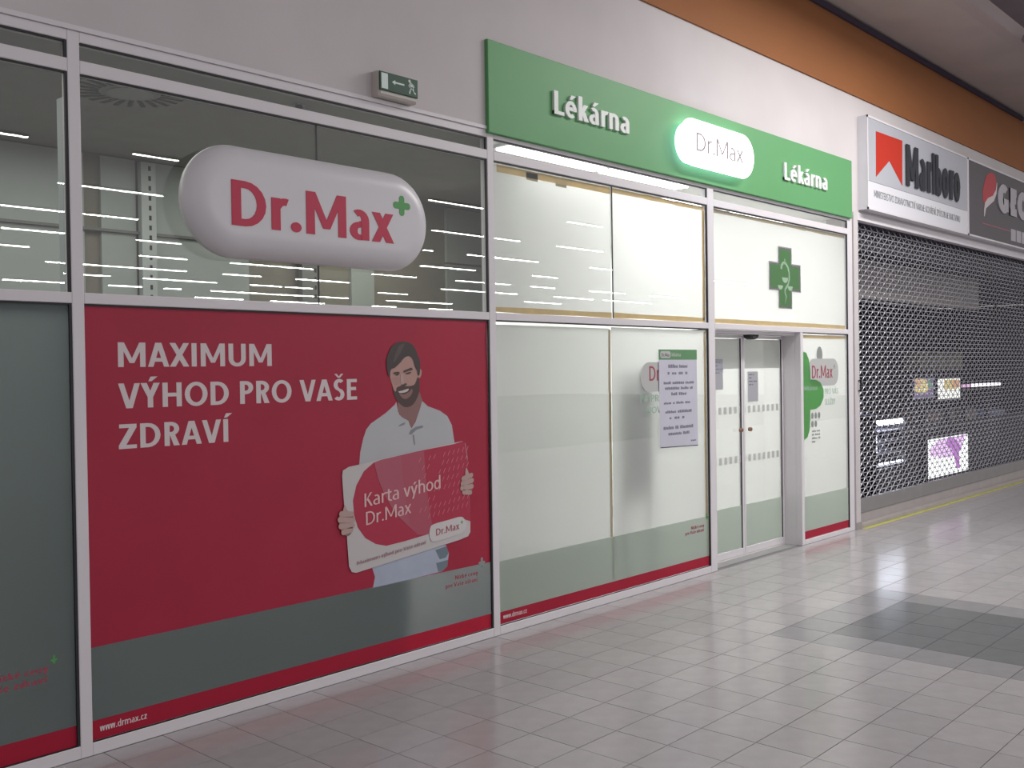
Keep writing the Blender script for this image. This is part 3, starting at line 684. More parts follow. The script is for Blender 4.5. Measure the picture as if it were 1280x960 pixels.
# card
cd = pr('card', 'card', M_card, 8)
pr('card_red_field', 'field', M_field, 9); pr('card_tint', 'wedge', M_wedge, 10); pr('card_tint', 'wedge2', M_wedge2, 11)
b = MB(); yd = yy - 12 * .0006
for i in range(11):
    for j in range(9):
        x = 4.215 + i * .042 + (j % 2) * .012; z = .855 + j * .052 + (x - 4.2) * .11
        if z > 1.265 + (x - 4.2) * .08 or x > 4.66 or z < .86 or random.random() > (x - 4.05) * 2.1: continue
        if 4.58 < x and .96 < z < 1.12: continue
        b.prism([(x, z), (x + .004, z - .003), (x + .022, z + .026), (x + .018, z + .029)], yd, yd + .0004)
o = b.build('card_dashes', M_dash, po); o['kind'] = 'stuff'
yt = yy - 13 * .0006
text('lettering', 'Karta výhod', mat('card_letter_print', (.66, .42, .43), .5), po, 3.794, .990, 4.412, 1.044, .080, yt, .0005, w=.125, track=.0)
text('lettering', 'Dr.Max', MATS['card_letter_print'], po, 3.803, .882, 4.161, .915, .078, yt, .0005, w=.125)
# small capsule on the card with its lettering, and the card's foot line
b = MB(); b.prism(smooth_loop([(4.316, .800), (4.345, .822), (4.474, .834), (4.590, .842), (4.625, .815), (4.640, .790), (4.600, .740), (4.480, .722), (4.345, .712), (4.312, .750)], 3), yt, yt + .0005); b.build('card_capsule', mat('card_capsule_print', (.56, .53, .53), .5), po)
text('lettering', 'Dr.Max', M_darkred, po, 4.367, .747, 4.573, .764, .043, yt - .0006, .0005, w=.15)
b = MB(); b.prism(roundrect(4.585, 4.609, .803, .809, .002), yt - .0006, yt); b.prism(roundrect(4.594, 4.600, .794, .818, .002), yt - .0008, yt); b.build('plus_mark', M_greenplus, po)
text('lettering', 'Maximum výhod pro Vaše zdraví', mat('foot_line_print', (.34, .20, .23), .5), po, 3.733, .657, 4.283, .708, .022, yt, .0005, w=.16)
# hands: palm edge with four fingers and the thumb of each
def hand(keys, outline, thumb):
    h = shape('man_hand', PRINT[outline], M_skins, po, yt - .0004, .0004, 2)
    for kf in keys:
        (xa, za), (xb, zb) = PRINT[kf]; d = Vector((xb - xa, zb - za)); L_ = d.length; d.normalize(); n_ = Vector((-d.y, d.x)); r0, r1 = .0165, .0150
        pts = [(xb + d.x * 0 + (n_.x * math.cos(a) + d.x * math.sin(a)) * r1, zb + (n_.y * math.cos(a) + d.y * math.sin(a)) * r1) for a in [math.pi * q / 6 for q in range(7)]]
        pts += [(xa + (-n_.x * math.cos(a) - d.x * math.sin(a)) * r0, za + (-n_.y * math.cos(a) - d.y * math.sin(a)) * r0) for a in [math.pi * q / 6 for q in range(7)]]
        shape('finger', pts, M_skinl, h, yt - .0010, .0005)
    shape('thumb', thumb, M_skinl, h, yt - .0008, .0003, 3)
hand(('fl0', 'fl1', 'fl2', 'fl3'), 'handl', [(3.648, 1.018), (3.636, .995), (3.630, .968), (3.648, .966), (3.662, .985)])
hand(('fr0', 'fr1', 'fr2', 'fr3'), 'handr', [(4.643, 1.158), (4.634, 1.125), (4.640, 1.096), (4.672, 1.105), (4.664, 1.125)])

# -- lower papers and bands of the middle window
f3 = thing('frosted_film', 'grey band and red foot stripe film along the bottom of the papered middle window', 'window film', (6.28, YF, .06))
shape('grey_band', rect(4.947, 7.618, .150, .497), M_greylit, f3, YF, .001)
shape('red_stripe', rect(4.947, 7.618, .068, .150), M_redstripe, f3, YF, .001)
text('lettering', 'www.drmax.cz', M_print, f3, 4.985, .098, 5.225, .098, .032, yy, w=.15)
text('lettering', 'Nízké ceny', M_darkred, f3, 7.335, .412, 7.540, .412, .026, yy, w=.2)
text('lettering', 'pro Vaše zdraví', M_darkred, f3, 7.245, .374, 7.540, .374, .026, yy, w=.2)
b = MB(); b.prism(roundrect(7.565, 7.613, .484, .498, .005), yy - .0002, YF); b.prism(roundrect(7.582, 7.596, .468, .522, .005), yy - .0004, YF); b.build('plus_mark', M_greenplus, f3)
# -- right panel film
f4 = thing('frosted_film', 'green cross, grey band and red stripe film on the narrow panel beside the shutter', 'window film', (9.9, YF, .05))
shape('grey_band', rect(9.404, 10.442, .128, .476), M_greylit, f4, YF, .001)
shape('red_stripe', rect(9.404, 10.442, .050, .128), M_redstripe, f4, YF, .001)
lower = roundrect(9.53, 10.225, 1.585, 1.865, .12, 8)
shape('capsule_print', lower, M_lgrey, f4, yy - .0006, .0005)
text('lettering', 'Dr.Max', M_darkred, f4, 9.613, 1.665, 10.085, 1.665, .130, yy - .0013, .0005, w=.16)
b = MB(); b.prism(roundrect(10.110, 10.150, 1.775, 1.787, .003), yy - .0013, YF); b.prism(roundrect(10.124, 10.136, 1.755, 1.807, .003), yy - .0015, YF); b.build('plus_mark', M_mgrey, f4)
shape('leaf_print', arc(9.79, 1.905, .065, .085, 0, 360, 20)[:-1], M_mgrey, f4, yy - .0003, .0003)
g = [(9.404, 1.06), (9.44, 1.050), (9.50, 1.075), (9.545, 1.14), (9.562, 1.25), (9.566, 1.345), (9.70, 1.352), (9.80, 1.385), (9.868, 1.46), (9.872, 1.545), (9.80, 1.62), (9.70, 1.650), (9.575, 1.655), (9.572, 1.75), (9.550, 1.85), (9.49, 1.925), (9.404, 1.938)]
shape('green_cross', g, M_greenfilm, f4, yy - .0018, .0005)
text('lettering', 'lékárna', M_palegreen, f4, 9.44, 1.545, 9.72, 1.545, .045, yy - .0024, .0004, w=.16)
text('lettering', 'PRO VÁS', M_palegreen, f4, 9.90, 1.495, 10.215, 1.495, .060, yy, .0005, w=.16)
text('lettering', 'SLUŽBY', M_palegreen, f4, 9.90, 1.385, 10.150, 1.385, .060, yy, .0005, w=.16)
b = MB()
for (px_, pz_) in ((9.615, 1.285), (9.69, 1.285), (9.765, 1.285), (9.615, 1.200), (9.69, 1.200)):
    o_ = arc(px_, pz_, .028, .034, 0, 360, 12)[:-1]; b.prism(o_, yy, YF)
b.build('round_symbol', M_mgrey, f4)
for zz, ws in ((1.118, (4, 3)), (1.082, (2, 5)), (1.046, (5, 2)), (1.010, (3,))): scribble(f4, 'fine_print', M_mgrey, 9.60, 9.60 + sum(ws) * .027, zz, .018, yy, ws)

# -- green pharmacy cross emblem on the papered pane over the door
gc = thing('cross_emblem', 'green pharmacy cross with white chalice and snake on the pane above the door', 'emblem', (9.07, YF, 2.36))
def cross(x0, x1, z0, z1, ax0, ax1, az0, az1): return [(ax0, z0), (ax1, z0), (ax1, az0), (x1, az0), (x1, az1), (ax1, az1), (ax1, z1), (ax0, z1), (ax0, az1), (x0, az1), (x0, az0), (ax0, az0)]
shape('grey_edge', cross(8.742, 9.392, 2.352, 2.952, 8.928, 9.206, 2.522, 2.796), M_mgrey, gc, YF, .0006)
shape('white_border', cross(8.750, 9.384, 2.358, 2.944, 8.934, 9.198, 2.530, 2.786), mat('white_film', (.8, .82, .8), .5, trans=.8, tcol=(.97, .98, .96)), gc, YF - .0006, .0006)
shape('green_field', cross(8.772, 9.362, 2.376, 2.924, 8.956, 9.178, 2.548, 2.768), M_greenfilm, gc, YF - .0012, .0006)
b = MB(); ox = 9.062; oz = 2.62; Y2 = YF - .0018
def ribbon(pts, ws):
    for i in range(len(pts) - 1):
        a, c = Vector(pts[i]), Vector(pts[i + 1]); d = (c - a).normalized(); n_ = Vector((-d.y, d.x)); e = d * .002
        b.prism([tuple(a - n_ * ws[i] / 2 - e), tuple(c - n_ * ws[i + 1] / 2 + e), tuple(c + n_ * ws[i + 1] / 2 + e), tuple(a + n_ * ws[i] / 2 - e)], Y2, Y2 + .0005)
sn = [(8.985, 2.735), (8.995, 2.770), (9.030, 2.795), (9.075, 2.795), (9.120, 2.760), (9.148, 2.705), (9.148, 2.640), (9.120, 2.590), (9.080, 2.555), (9.058, 2.535), (9.062, 2.500), (9.085, 2.470), (9.070, 2.435), (9.060, 2.405)]
ribbon(sn, [.030, .030, .026, .024, .024, .022, .022, .024, .026, .024, .022, .018, .010, .003])
b.prism([(9.052, 2.80), (9.064, 2.80), (9.064, 2.835), (9.052, 2.835)], Y2, Y2 + .0005)
for (cx, cz, r) in ((9.062, 2.655, .062), (8.965, 2.575, .050), (9.165, 2.575, .052)):
    b.prism(arc(cx, cz, r, r * .85, 180, 360, 10), Y2 - .0003, Y2)
b.build('chalice_and_snake', mat('mint_film', (.72, .88, .74), .5, trans=.7, tcol=(.85, .98, .86)), gc)

# ================================================================== PAPERS TAPED BEHIND THE GLASS
M_overlap = mat('paper_overlap', (.52, .52, .51), .8, spec=.1, trans=.55, tcol=(.78, .78, .77))
def paper(label, x0, x1, z0, z1, y, tapes, grp=None, wav=.006, over=None):
    r = thing('paper_sheet', label, 'paper', ((x0 + x1) / 2, y, z0), grp)
    nx, nz = 14, 8; b = MB(); ph = random.uniform(0, 6)
    for i in range(nx + 1):
        for j in range(nz + 1):
            u, v = i / nx, j / nz
            b.v.append((x0 + (x1 - x0) * u, y + wav * (.5 + .5 * math.sin(u * 9 + v * 5 + ph)) * math.sin(math.pi * u) * math.sin(math.pi * v), z0 + (z1 - z0) * v))
    for i in range(nx):
        for j in range(nz):
            a = i * (nz + 1) + j; b.f.append((a, a + nz + 1, a + nz + 2, a + 1))
    b.smooth = True
    sh = b.build('sheet', M_paper, r, fix=False)
    if over: box('overlap_strip', M_overlap, x0, x1, y - .004, y - .0035, over, z1, r)
    for (tx0, tx1, tz0, tz1, dark) in tapes:
        L_ = max(tx1 - tx0, tz1 - tz0); nseg = max(1, int(L_ / .42)); 
        for q in range(nseg):
            a, c = q / nseg, (q + 1) / nseg; jz = random.uniform(-.004, .004)
            if tx1 - tx0 > tz1 - tz0: pts = [(tx0 + (tx1 - tx0) * a, tz0 + jz), (tx0 + (tx1 - tx0) * c + .004, tz0 - jz), (tx0 + (tx1 - tx0) * c + .004, tz1 + jz * .5), (tx0 + (tx1 - tx0) * a, tz1 - jz)]
            else: pts = [(tx0 + jz, tz0 + (tz1 - tz0) * a), (tx1 + jz, tz0 + (tz1 - tz0) * a), (tx1 - jz, tz0 + (tz1 - tz0) * c), (tx0 - jz, tz0 + (tz1 - tz0) * c)]
            b = MB(); b.prism(pts, y - .0016 - (q % 2) * .0003, y - .0012 - (q % 2) * .0003); b.build('tape_strip', M_tapedark if dark else M_tape, r)
    return r
PY = .030
paper('white paper covering the left half of the tall pane under the green sign', 4.950, 6.272, 2.190, 3.185, PY, [(5.0, 6.27, 3.135, 3.185, 0), (4.96, 6.27, 2.182, 2.222, 0), (5.30, 5.42, 3.12, 3.175, 1), (5.62, 5.74, 3.115, 3.17, 1)])
paper('white paper covering the right half of the tall pane under the green sign', 6.284, 7.625, 2.190, 3.185, PY, [(6.29, 7.61, 3.150, 3.185, 0), (6.29, 7.61, 2.182, 2.222, 0), (7.585, 7.622, 2.2, 3.15, 0)])
paper('white paper covering the whole pane above the entrance behind the green cross', 7.740, 10.440, 2.190, 3.185, PY, [(7.745, 10.43, 2.180, 2.222, 0), (7.745, 10.43, 3.155, 3.188, 1)])
paper('white paper in the left half of the lower middle window', 4.950, 6.240, .070, 2.100, PY, [(6.222, 6.252, .16, 2.09, 1)])
paper('white paper in the right half of the lower middle window behind the notice', 6.262, 7.618, .070, 2.110, PY, [(7.590, 7.616, .1, 2.1, 0)])
paper('white paper lining the left sliding door leaf', 7.770, 8.508, .080, 2.055, DY + .026, [], over=1.775)
paper('white paper lining the right sliding door leaf', 8.584, 9.308, .080, 2.055, DY + .026, [], over=1.775)
paper('white paper in the narrow panel right of the door behind the green cross film', 9.405, 10.440, .050, 2.105, PY, [(9.41, 10.43, 2.07, 2.105, 0)])
for nm, a, c, lb in (('left', 7.767, 8.511, 'grey film band across the foot of the left sliding door leaf'), ('right', 8.581, 9.311, 'grey film band across the foot of the right sliding door leaf')):
    o = MB().prism([(a, .078), (c, .078), (c, .480), (a, .480)], DY + .012, DY + .0135).build('frosted_band', M_greylit, None, ((a + c) / 2, DY + .012, .078)); tag(o, lb, 'window film')

# -- notices
nt_ = thing('paper_notice', 'printed paper notice with a green header taped to the papered window beside the door', 'notice', (7.15, .008, 1.13))
yn = .0085
def nq(x, z): return at(x, z, yn)
shape('sheet', [nq(6.868, 1.142), nq(7.436, 1.128), nq(7.432, 1.938), nq(6.861, 1.942)], M_notice, nt_, yn, .001)
shape('green_header', [nq(6.862, 1.858), nq(7.434, 1.858), nq(7.434, 1.942), nq(6.859, 1.942)], mat('notice_green', (.10, .25, .11), .6), nt_, yn - .0006, .0005)
shape('header_capsule', roundrect(6.895, 7.045, 1.872, 1.928, .02), M_lgrey, nt_, yn - .0012, .0005)
text('lettering', 'Dr.Max', M_inkdark, nt_, 6.912, 1.884, 7.028, 1.884, .028, yn - .0018, .0005, w=.14)
text('lettering', 'lékárna', M_lgrey, nt_, 7.062, 1.885, 7.195, 1.885, .030, yn - .0012, .0005, w=.14)
for zz, a, c, ws, hh in ((1.790, 7.01, 7.30, (7, 6), .026), (1.735, 7.00, 7.30, (1, 2, 2, 1), .020), (1.655, 6.94, 7.40, (5, 8, 6), .020), (1.610, 6.96, 7.38, (9, 5, 2), .020), (1.562, 7.05, 7.28, (4, 5), .022),
                         (1.490, 6.94, 7.34, (4, 1, 4, 3), .018), (1.415, 6.96, 7.36, (6, 8), .022), (1.365, 7.02, 7.25, (1, 2, 1), .018), (1.282, 6.93, 7.38, (6, 2, 8), .026), (1.232, 7.00, 7.32, (8, 4), .022), (1.165, 7.34, 7.42, (3,), .012)):
    scribble(nt_, 'printed_line', M_ink, a, c, zz, hh, yn - .0006, ws)
shape('bottom_edge', [nq(6.870, 1.136), nq(7.437, 1.122), nq(7.437, 1.130), nq(6.870, 1.144)], M_inkdark, nt_, yn - .0006, .0005)
# capsule print partly behind the notice
cp = thing('window_print', 'grey capsule print with green lines half hidden behind the notice', 'window print', (6.8, YF, 1.5))
shape('capsule_print', stadium(6.625, 7.30, 1.600, 1.838, 12), M_lgrey, cp, YF, .0006)
text('lettering', 'Dr.Max', M_darkred, cp, 6.745, 1.688, 7.215, 1.688, .118, YF - .0006, .0005, w=.15)
text('lettering', 'PŘIPRAVUJEME', M_palegreen, cp, 6.618, 1.520, 7.32, 1.520, .052, YF, .0006, w=.15)
text('lettering', 'NOVOU', M_palegreen, cp, 6.700, 1.425, 7.06, 1.425, .052, YF, .0006, w=.15)
for nm, x0, x1, z0, z1, lb in (('a', 8.035, 8.198, 1.583, 1.865, 'pale printed sheet behind the glass of the left door leaf'), ('b', 8.655, 8.850, 1.455, 1.745, 'pale printed sheet behind the glass of the right door leaf')):
    k = (DIST + DY) / DIST
    r = thing('door_notice', lb, 'notice', ((x0 + x1) / 2, DY + .012, z0))
    shape('sheet', rect(x0, x1, z0, z1), M_notice2, r, DY + .0125, .0008)
    if nm == 'a': shape('dark_header', rect(x0, x1, z1 - .12, z1), M_ink and mat('notice_head', (.30, .30, .34), .7), r, DY + .0120, .0004)
    for q, ws in enumerate(((4, 2), (3,), (5, 4), (3, 2))): scribble(r, 'printed_line', M_ink, x0 + .02, x0 + .02 + sum(ws) * .017, z1 - .035 - q * .032, .011, DY + .0117, ws)

# ================================================================== ROOMS BEHIND THE GLASS
iw = struct_root('wall_back', (3, 2.45, 0))
BY = 2.45
box('back_board', M_panelbrown, -1.5, 7.55, BY + .03, BY + .1, 0, 3.40, iw)
for a, c, m in ((-1.4, 3.27, M_panelgrey), (3.395, 3.66, M_panelgrey), (3.80, 4.62, M_panelgrey), (5.67, 5.93, M_panelgrey), (6.85, 7.5, M_panelgrey)):
    box('wall_panel', m, a, c, BY, BY + .03, 2.855, 3.385, iw); box('wall_panel', m, a, c, BY, BY + .03, .1, 2.835, iw)
box('wall_ledge', mat('ledge_shade_grey', (.14, .145, .14), .6), -1.4, 5.2, BY - .03, BY + .02, 2.836, 2.856, iw)  # shadow line along the ledge put into its dark grey
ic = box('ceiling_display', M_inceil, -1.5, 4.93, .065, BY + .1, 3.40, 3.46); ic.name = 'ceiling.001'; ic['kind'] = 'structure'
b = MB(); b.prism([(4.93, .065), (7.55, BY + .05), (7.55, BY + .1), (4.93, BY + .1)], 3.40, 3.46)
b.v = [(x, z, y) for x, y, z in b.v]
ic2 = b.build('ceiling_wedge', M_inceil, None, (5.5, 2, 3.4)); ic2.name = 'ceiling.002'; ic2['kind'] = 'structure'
pw = MB(); pw.v = []; 
def quadwall(b, xa, ya, xb, yb, z0, z1, t=.04):
    d = Vector((xb - xa, yb - ya)).normalized(); n_ = Vector((-d.y, d.x)) * t; k = len(b.v)
    for z in (z0, z1): b.v += [(xa, ya, z), (xb, yb, z), (xb + n_.x, yb + n_.y, z), (xa + n_.x, ya + n_.y, z)]
    for f in ((0, 1, 2, 3), (7, 6, 5, 4), (0, 4, 5, 1), (1, 5, 6, 2), (2, 6, 7, 3), (3, 7, 4, 0)): b.f.append(tuple(k + i for i in f))
quadwall(pw, 4.935, .066, 7.50, BY + .02, 0, 3.4)
pw = pw.build('wall_partition', mat('partition_grey', (.40, .42, .38), .7, var=.03), None, (6, 1, 0)); pw['kind'] = 'structure'
lw = box('wall_left', M_panelbrown, -1.55, -1.45, .06, BY + .1, 0, 3.46); lw['kind'] = 'structure'
# column behind the first mullion
co = box('wall_column', mat('column_pale', (.42, .48, .48), .6), 2.092, 2.128, .063, .150, 0, 3.1); co['kind'] = 'structure'
# ceiling air diffuser
df = thing('air_diffuser', 'round ceiling air diffuser with radial slots behind the glass at the upper left', 'air vent', (2.79, .80, 3.385))
b = MB(); b.v = []; C0 = (2.79, .80)
def disc(b, r, z0, z1, n=36):
    k = len(b.v); b.v += [(C0[0] + r * math.cos(2 * math.pi * i / n), C0[1] + r * math.sin(2 * math.pi * i / n), z) for z in (z0, z1) for i in range(n)]
    b.f.append(tuple(k + i for i in reversed(range(n)))); b.f.append(tuple(k + n + i for i in range(n)))
    for i in range(n): j = (i + 1) % n; b.f.append((k + i, k + j, k + n + j, k + n + i))
disc(b, .32, 3.392, 3.400); b.build('face_plate', M_inceil, df)
b = MB(); disc(b, .125, 3.386, 3.392); b.build('centre_plate', mat('vent_plate', (.27, .27, .26), .7), df)
for i in range(24):
    a = 2 * math.pi * i / 24; ca, sa = math.cos(a), math.sin(a); b = MB(); k = 0
    r0, r1, h = .165, .300, .014
    pts = [(C0[0] + ca * r - sa * s_, C0[1] + sa * r + ca * s_) for r, s_ in ((r0, -h), (r1, -h + .02), (r1, h + .02), (r0, h))]
    b.v = [(p[0], p[1], z) for z in (3.389, 3.392) for p in pts]
    b.f = [(3, 2, 1, 0), (4, 5, 6, 7), (0, 1, 5, 4), (1, 2, 6, 5), (2, 3, 7, 6), (3, 0, 4, 7)]
    b.build('slot', M_slotdark, df)
sd = thing('smoke_detector', 'small dark ceiling detector behind the top strip above the capsule sign', 'detector', (3.64, .35, 3.33))
b = MB(); k_ = [(3.63 + .022 * math.cos(a), .36 + .022 * math.sin(a)) for a in [math.pi * q / 4 for q in range(8)]]
b.v = [(p[0], p[1], z) for z in (3.345, 3.398) for p in k_]; b.f = [tuple(reversed(range(8))), tuple(range(8, 16))] + [(i, (i + 1) % 8, 8 + (i + 1) % 8, 8 + i) for i in range(8)]
b.build('body', M_slotdark, sd); box('base', M_panelgrey, 3.60, 3.66, .33, .39, 3.394, 3.3995, sd)
# slotted shelving uprights
def upright(label, x0, x1, m, slot_x):
    r = thing('shelving_upright', label, 'shelving upright', ((x0 + x1) / 2, BY - .03, 0))
    box('post', m, x0, x1, BY - .06, BY - .002, .002, 3.37, r)
    z = 3.355
    while z > 2.2:
        box('slot', M_slotdark, slot_x - .010, slot_x + .010, BY - .0612, BY - .0602, z - .045, z - .010, r); z -= .0735
upright('pale slotted metal shelving upright on the back wall left of the white capsule sign', 3.675, 3.790, mat('upright_pale', (.42, .46, .45), .5), 3.742)
upright('dark slotted metal shelving upright seen under the white capsule sign', 5.10, 5.26, mat('upright_dark', (.16, .165, .16), .6), 5.235)
# made-up box, added to hold light behind the foot of the poster
bc = struct_root('corner_glow_box', (4.15, .1, 0))
box('side_board', M_inwhite, 4.13, 4.15, .066, .55, 0, 2.12, bc); box('back_board', M_inwhite, 4.15, 4.93, .53, .55, 0, 2.12, bc); box('top_board', M_inwhite, 4.15, 4.93, .066, .53, 2.10, 2.12, bc)
tl = thing('tube_light', 'unseen added tube that brightens the corner behind the foot of the red poster', 'lamp', (4.6, .42, 1.9))  # tube invented together with the box, to light the film from behind
b = MB(); b.tube((4.25, .46, 1.98), (4.90, .46, 1.98), .013, 10); b.build('tube', mat('corner_glow_tube', (1, 1, 1), .5, emit=7.0, ecol=(1, 1, .97)), tl)
box('lamp_base', M_lamphouse, 4.22, 4.93, .44, .48, 1.995, 2.03, tl)

# pharmacy room
pr_ = struct_root('wall_pharmacy', (8, 4, 0))
box('rear_wall', M_inwhite, 4.9, 10.75, 4.4, 4.5, 0, 3.46, pr_); box('right_wall', M_inwhite, 10.62, 10.70, .31, 4.4, 0, 3.40, pr_)
box('left_wall', M_inwhite, 7.50, 7.58, BY + .1, 4.4, 0, 3.40, pr_)
b = MB(); b.prism([(4.99, .066), (10.62, .066), (10.62, 4.4), (7.55, 4.4), (7.55, BY + .06)], 3.40, 3.46); b.v = [(x, z, y) for x, y, z in b.v]
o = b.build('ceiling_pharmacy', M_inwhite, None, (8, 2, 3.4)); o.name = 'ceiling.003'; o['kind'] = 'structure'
for i, (xa, xb) in enumerate(((5.25, 6.42), (6.44, 7.60), (7.9, 9.0), (9.1, 10.2))):
    yy0, yy1 = (.12, .32)
    if i > 1: yy0, yy1 = (.50, .72)
    lt = thing('tube_light', ['ceiling tube light showing in the slot above the left paper sheet', 'ceiling tube light showing in the slot above the second paper sheet', 'ceiling tube light inside above the sliding doors', 'ceiling tube light inside above the right panel'][i], 'lamp', ((xa + xb) / 2, (yy0 + yy1) / 2, 3.35))
    box('housing', M_white, xa, xb, yy0, yy1, 3.375, 3.399, lt)
    if i < 2: yq = (yy0 + yy1) / 2
    box('tube', M_tube, xa + .03, xb - .03, yy0 + .03, yy1 - .03, 3.362, 3.374, lt)

db = thing('display_board', 'grey board showing as a soft shadow through the paper left of the notice', 'board', (6.62, .2, .001))
box('panel', M_panelgrey, 6.42, 6.86, .12, .14, .80, 1.80, db); box('leg', M_panelgrey, 6.44, 6.48, .12, .14, .001, .80, db); box('leg', M_panelgrey, 6.80, 6.84, .12, .14, .001, .80, db)

# ================================================================== NEIGHBOURING KIOSK: LIGHTBOXES AND ROLLER SHUTTER
lb_ = thing('lightbox_sign', 'grey advertising lightbox with a red chevron and black raised letters above the shutter', 'sign', (12.3, 0, 3.45))
BX0, BX1, BX2, BZ0, BZ1, BP = 10.735, 13.925, 17.2, 3.490, 4.512, -.10
box('housing', M_white, BX0, BX1, BP, 0, BZ0, BZ1, lb_)
fr = M_white
def frame_box(parent, x0, x1, z0, z1, wd=.022):
    for (a, b_, c, d) in ((x0, x1, z0, z0 + wd), (x0, x1, z1 - wd, z1), (x0, x0 + wd, z0, z1), (x1 - wd, x1, z0, z1)): box('frame_edge', M_frame, a, b_, BP - .012, BP, c, d, parent)
frame_box(lb_, BX0, BX1, BZ0, BZ1)
shape('silver_face', rect(BX0 + .022, BX1 - .022, 3.805, BZ1 - .022), M_silver, lb_, BP - .006, .005)
shape('white_face', rect(BX0 + .022, BX1 - .022, BZ0 + .022, 3.800), M_white, lb_, BP - .006, .005)
shape('red_chevron', [(10.965, 3.868), (11.335, 4.095), (11.705, 3.862), (11.718, 4.384), (10.972, 4.372)], M_orangered, lb_, BP - .008, .002)
def tall(parent):
    """condensed raised slab letters"""
    w = .30
    def cond(ch, x, adv, h):
        P, a = glyph(ch, .24); k = adv / a
        return [[(x + p[0] * k, 3.878 + p[1] * h) for p in q] for q in P]
    seq = [('M', .42, .475), ('a', .24, .50), ('r', .185, .50), ('l', .11, .46), ('b', .24, .46), ('o', .24, .50), ('r', .18, .50), ('o', .24, .50)]
    x = 11.765
    tot = sum(a for _, a, _ in seq); kx = (13.585 - x) / tot
    for ch, adv, h in seq:
        zoff = 0; qs = cond(ch, x, adv * kx, h)
        b = MB()
        for n_, q in enumerate(qs): b.prism([(p[0] + .012, p[1] + .0) for p in q], BP - .022 + n_ * .0001, BP - .006)
        b.build('letter', M_steelletter, parent)
        b = MB()
        for n_, q in enumerate(qs): b.prism([(p[0], p[1] + .004) for p in q], BP - .030 + n_ * .0001, BP - .0225)
        b.build('letter', M_blackletter, parent)
        x += adv * kx
tall(lb_)
text('lettering', 'MINISTERSTVO ZDRAVOTNICTVÍ VARUJE: KOUŘENÍ ZPŮSOBUJE RAKOVINU', M_mgrey and mat('warning_ink', (.13, .14, .15), .6), lb_, 10.910, 3.640, 13.620, 3.628, .078, BP - .0068, .0006, w=.17)
lb2 = thing('lightbox_sign', 'charcoal lightbox with a red flame drop and pale block letters at the right edge', 'sign', (15.5, 0, 3.45))
box('housing', M_white, BX1 + .006, BX2, BP, 0, BZ0, BZ1, lb2); frame_box(lb2, BX1 + .006, BX2, BZ0, BZ1)
shape('charcoal_face', rect(BX1 + .03, BX2 - .022, BZ0 + .022, BZ1 - .022), M_dkpanel, lb2, BP - .006, .005)
shape('red_drop', [(14.52, 4.02), (14.60, 3.985), (14.78, 4.05), (14.95, 4.12), (15.05, 4.22), (15.09, 4.34), (15.02, 4.43), (14.86, 4.44), (14.68, 4.37), (14.57, 4.24), (14.52, 4.12)], M_crimson, lb2, BP - .008, .002, smooth=3)
shape('white_swoosh', [(14.555, 3.80), (14.585, 3.81), (14.64, 3.92), (14.78, 3.98), (14.98, 4.06), (15.10, 4.18), (15.13, 4.33), (15.11, 4.33), (15.06, 4.22), (14.94, 4.13), (14.72, 4.07), (14.60, 3.99), (14.56, 3.90)], M_print, lb2, BP - .0095, .001)
text('letter', 'GECO', mat('pale_letter', (.42, .40, .43), .5), lb2, 15.135, 3.935, 16.98, 3.925, .40, BP - .022, .014, w=.34, letters=True)
shape('underline', rect(14.50, 15.72, 3.700, 3.712), M_wedge2, lb2, BP - .008, .002)
x = 15.74
b = MB()
for q in range(5): b.prism(rect(x, x + .22, 3.575, 3.745), BP - .008, BP - .006); x += .26
b.build('white_block', MATS['pale_letter'], lb2)

# lintel and guide rails of the shutter
ln = struct_root('trim_4', (13, 0, 3.38))
box('lintel', M_frame, 10.685, 32, -.015, .06, 3.375, 3.46, ln, bev=.004); box('lintel_underside', M_navy, 10.70, 32, .06, .14, 3.365, 3.40, ln)
sh = thing('roller_shutter', 'closed steel mesh roller shutter over the dark neighbouring kiosk', 'roller shutter', (13.5, .06, 0))
SY = .085; SX0, SX1, SZ0, SZ1 = 10.700, 19.4, .30, 3.372
box('guide_rail', M_frame, 10.672, 10.725, .0, .12, 0, 3.375, sh, bev=.004)
rows = 54; dz = (SZ1 - SZ0) / rows; per = .170
b = MB()
for i in range(rows + 1):
    z = SZ0 + dz * i; b.tube((SX0, SY, z), (SX1, SY, z), .0055, 4)
    if i == rows: break
    nn = int((SX1 - SX0) / per); off = per / 2 * (i % 2)
    for k in range(nn):
        x = SX0 + per * k + off
        if x + per > SX1: continue
        # arched link: up one side, rounded head, down the other
        pts = [(x, z), (x + per * .30, z + dz * .62), (x + per * .42, z + dz * .98), (x + per * .58, z + dz * .98), (x + per * .70, z + dz * .62), (x + per, z)]
        for p, q in zip(pts, pts[1:]): b.tube((p[0], SY - .006, p[1]), (q[0], SY - .006, q[1]), .0058, 3)
o = b.build('mesh_curtain', M_steel, sh); o['kind'] = 'stuff'
box('bottom_bar', M_bar, SX0, SX1, SY - .03, SY + .03, .150, .302, sh, bev=.004)
box('bottom_seal', M_bar2, SX0, SX1, SY - .022, SY + .022, .012, .150, sh, bev=.003)
b = MB(); b.box(10.66, 10.685, -.045, -.012, 1.505, 1.520); b.box(10.66, 10.685, -.045, -.012, 1.615, 1.630); b.box(10.66, 10.672, -.045, -.033, 1.505, 1.630); b.build('latch', M_gasket, sh)
th = struct_root('trim_5', (14, 0, 0)); box('threshold', M_bar2, 10.70, 19.4, -.01, .06, 0, .045, th, bev=.004)
ys = box('yellow_line', M_yellow, 10.72, 19.4, -.065, -.012, .0002, .0018); ys['kind'] = 'structure'; ys.name = 'floor_marking'

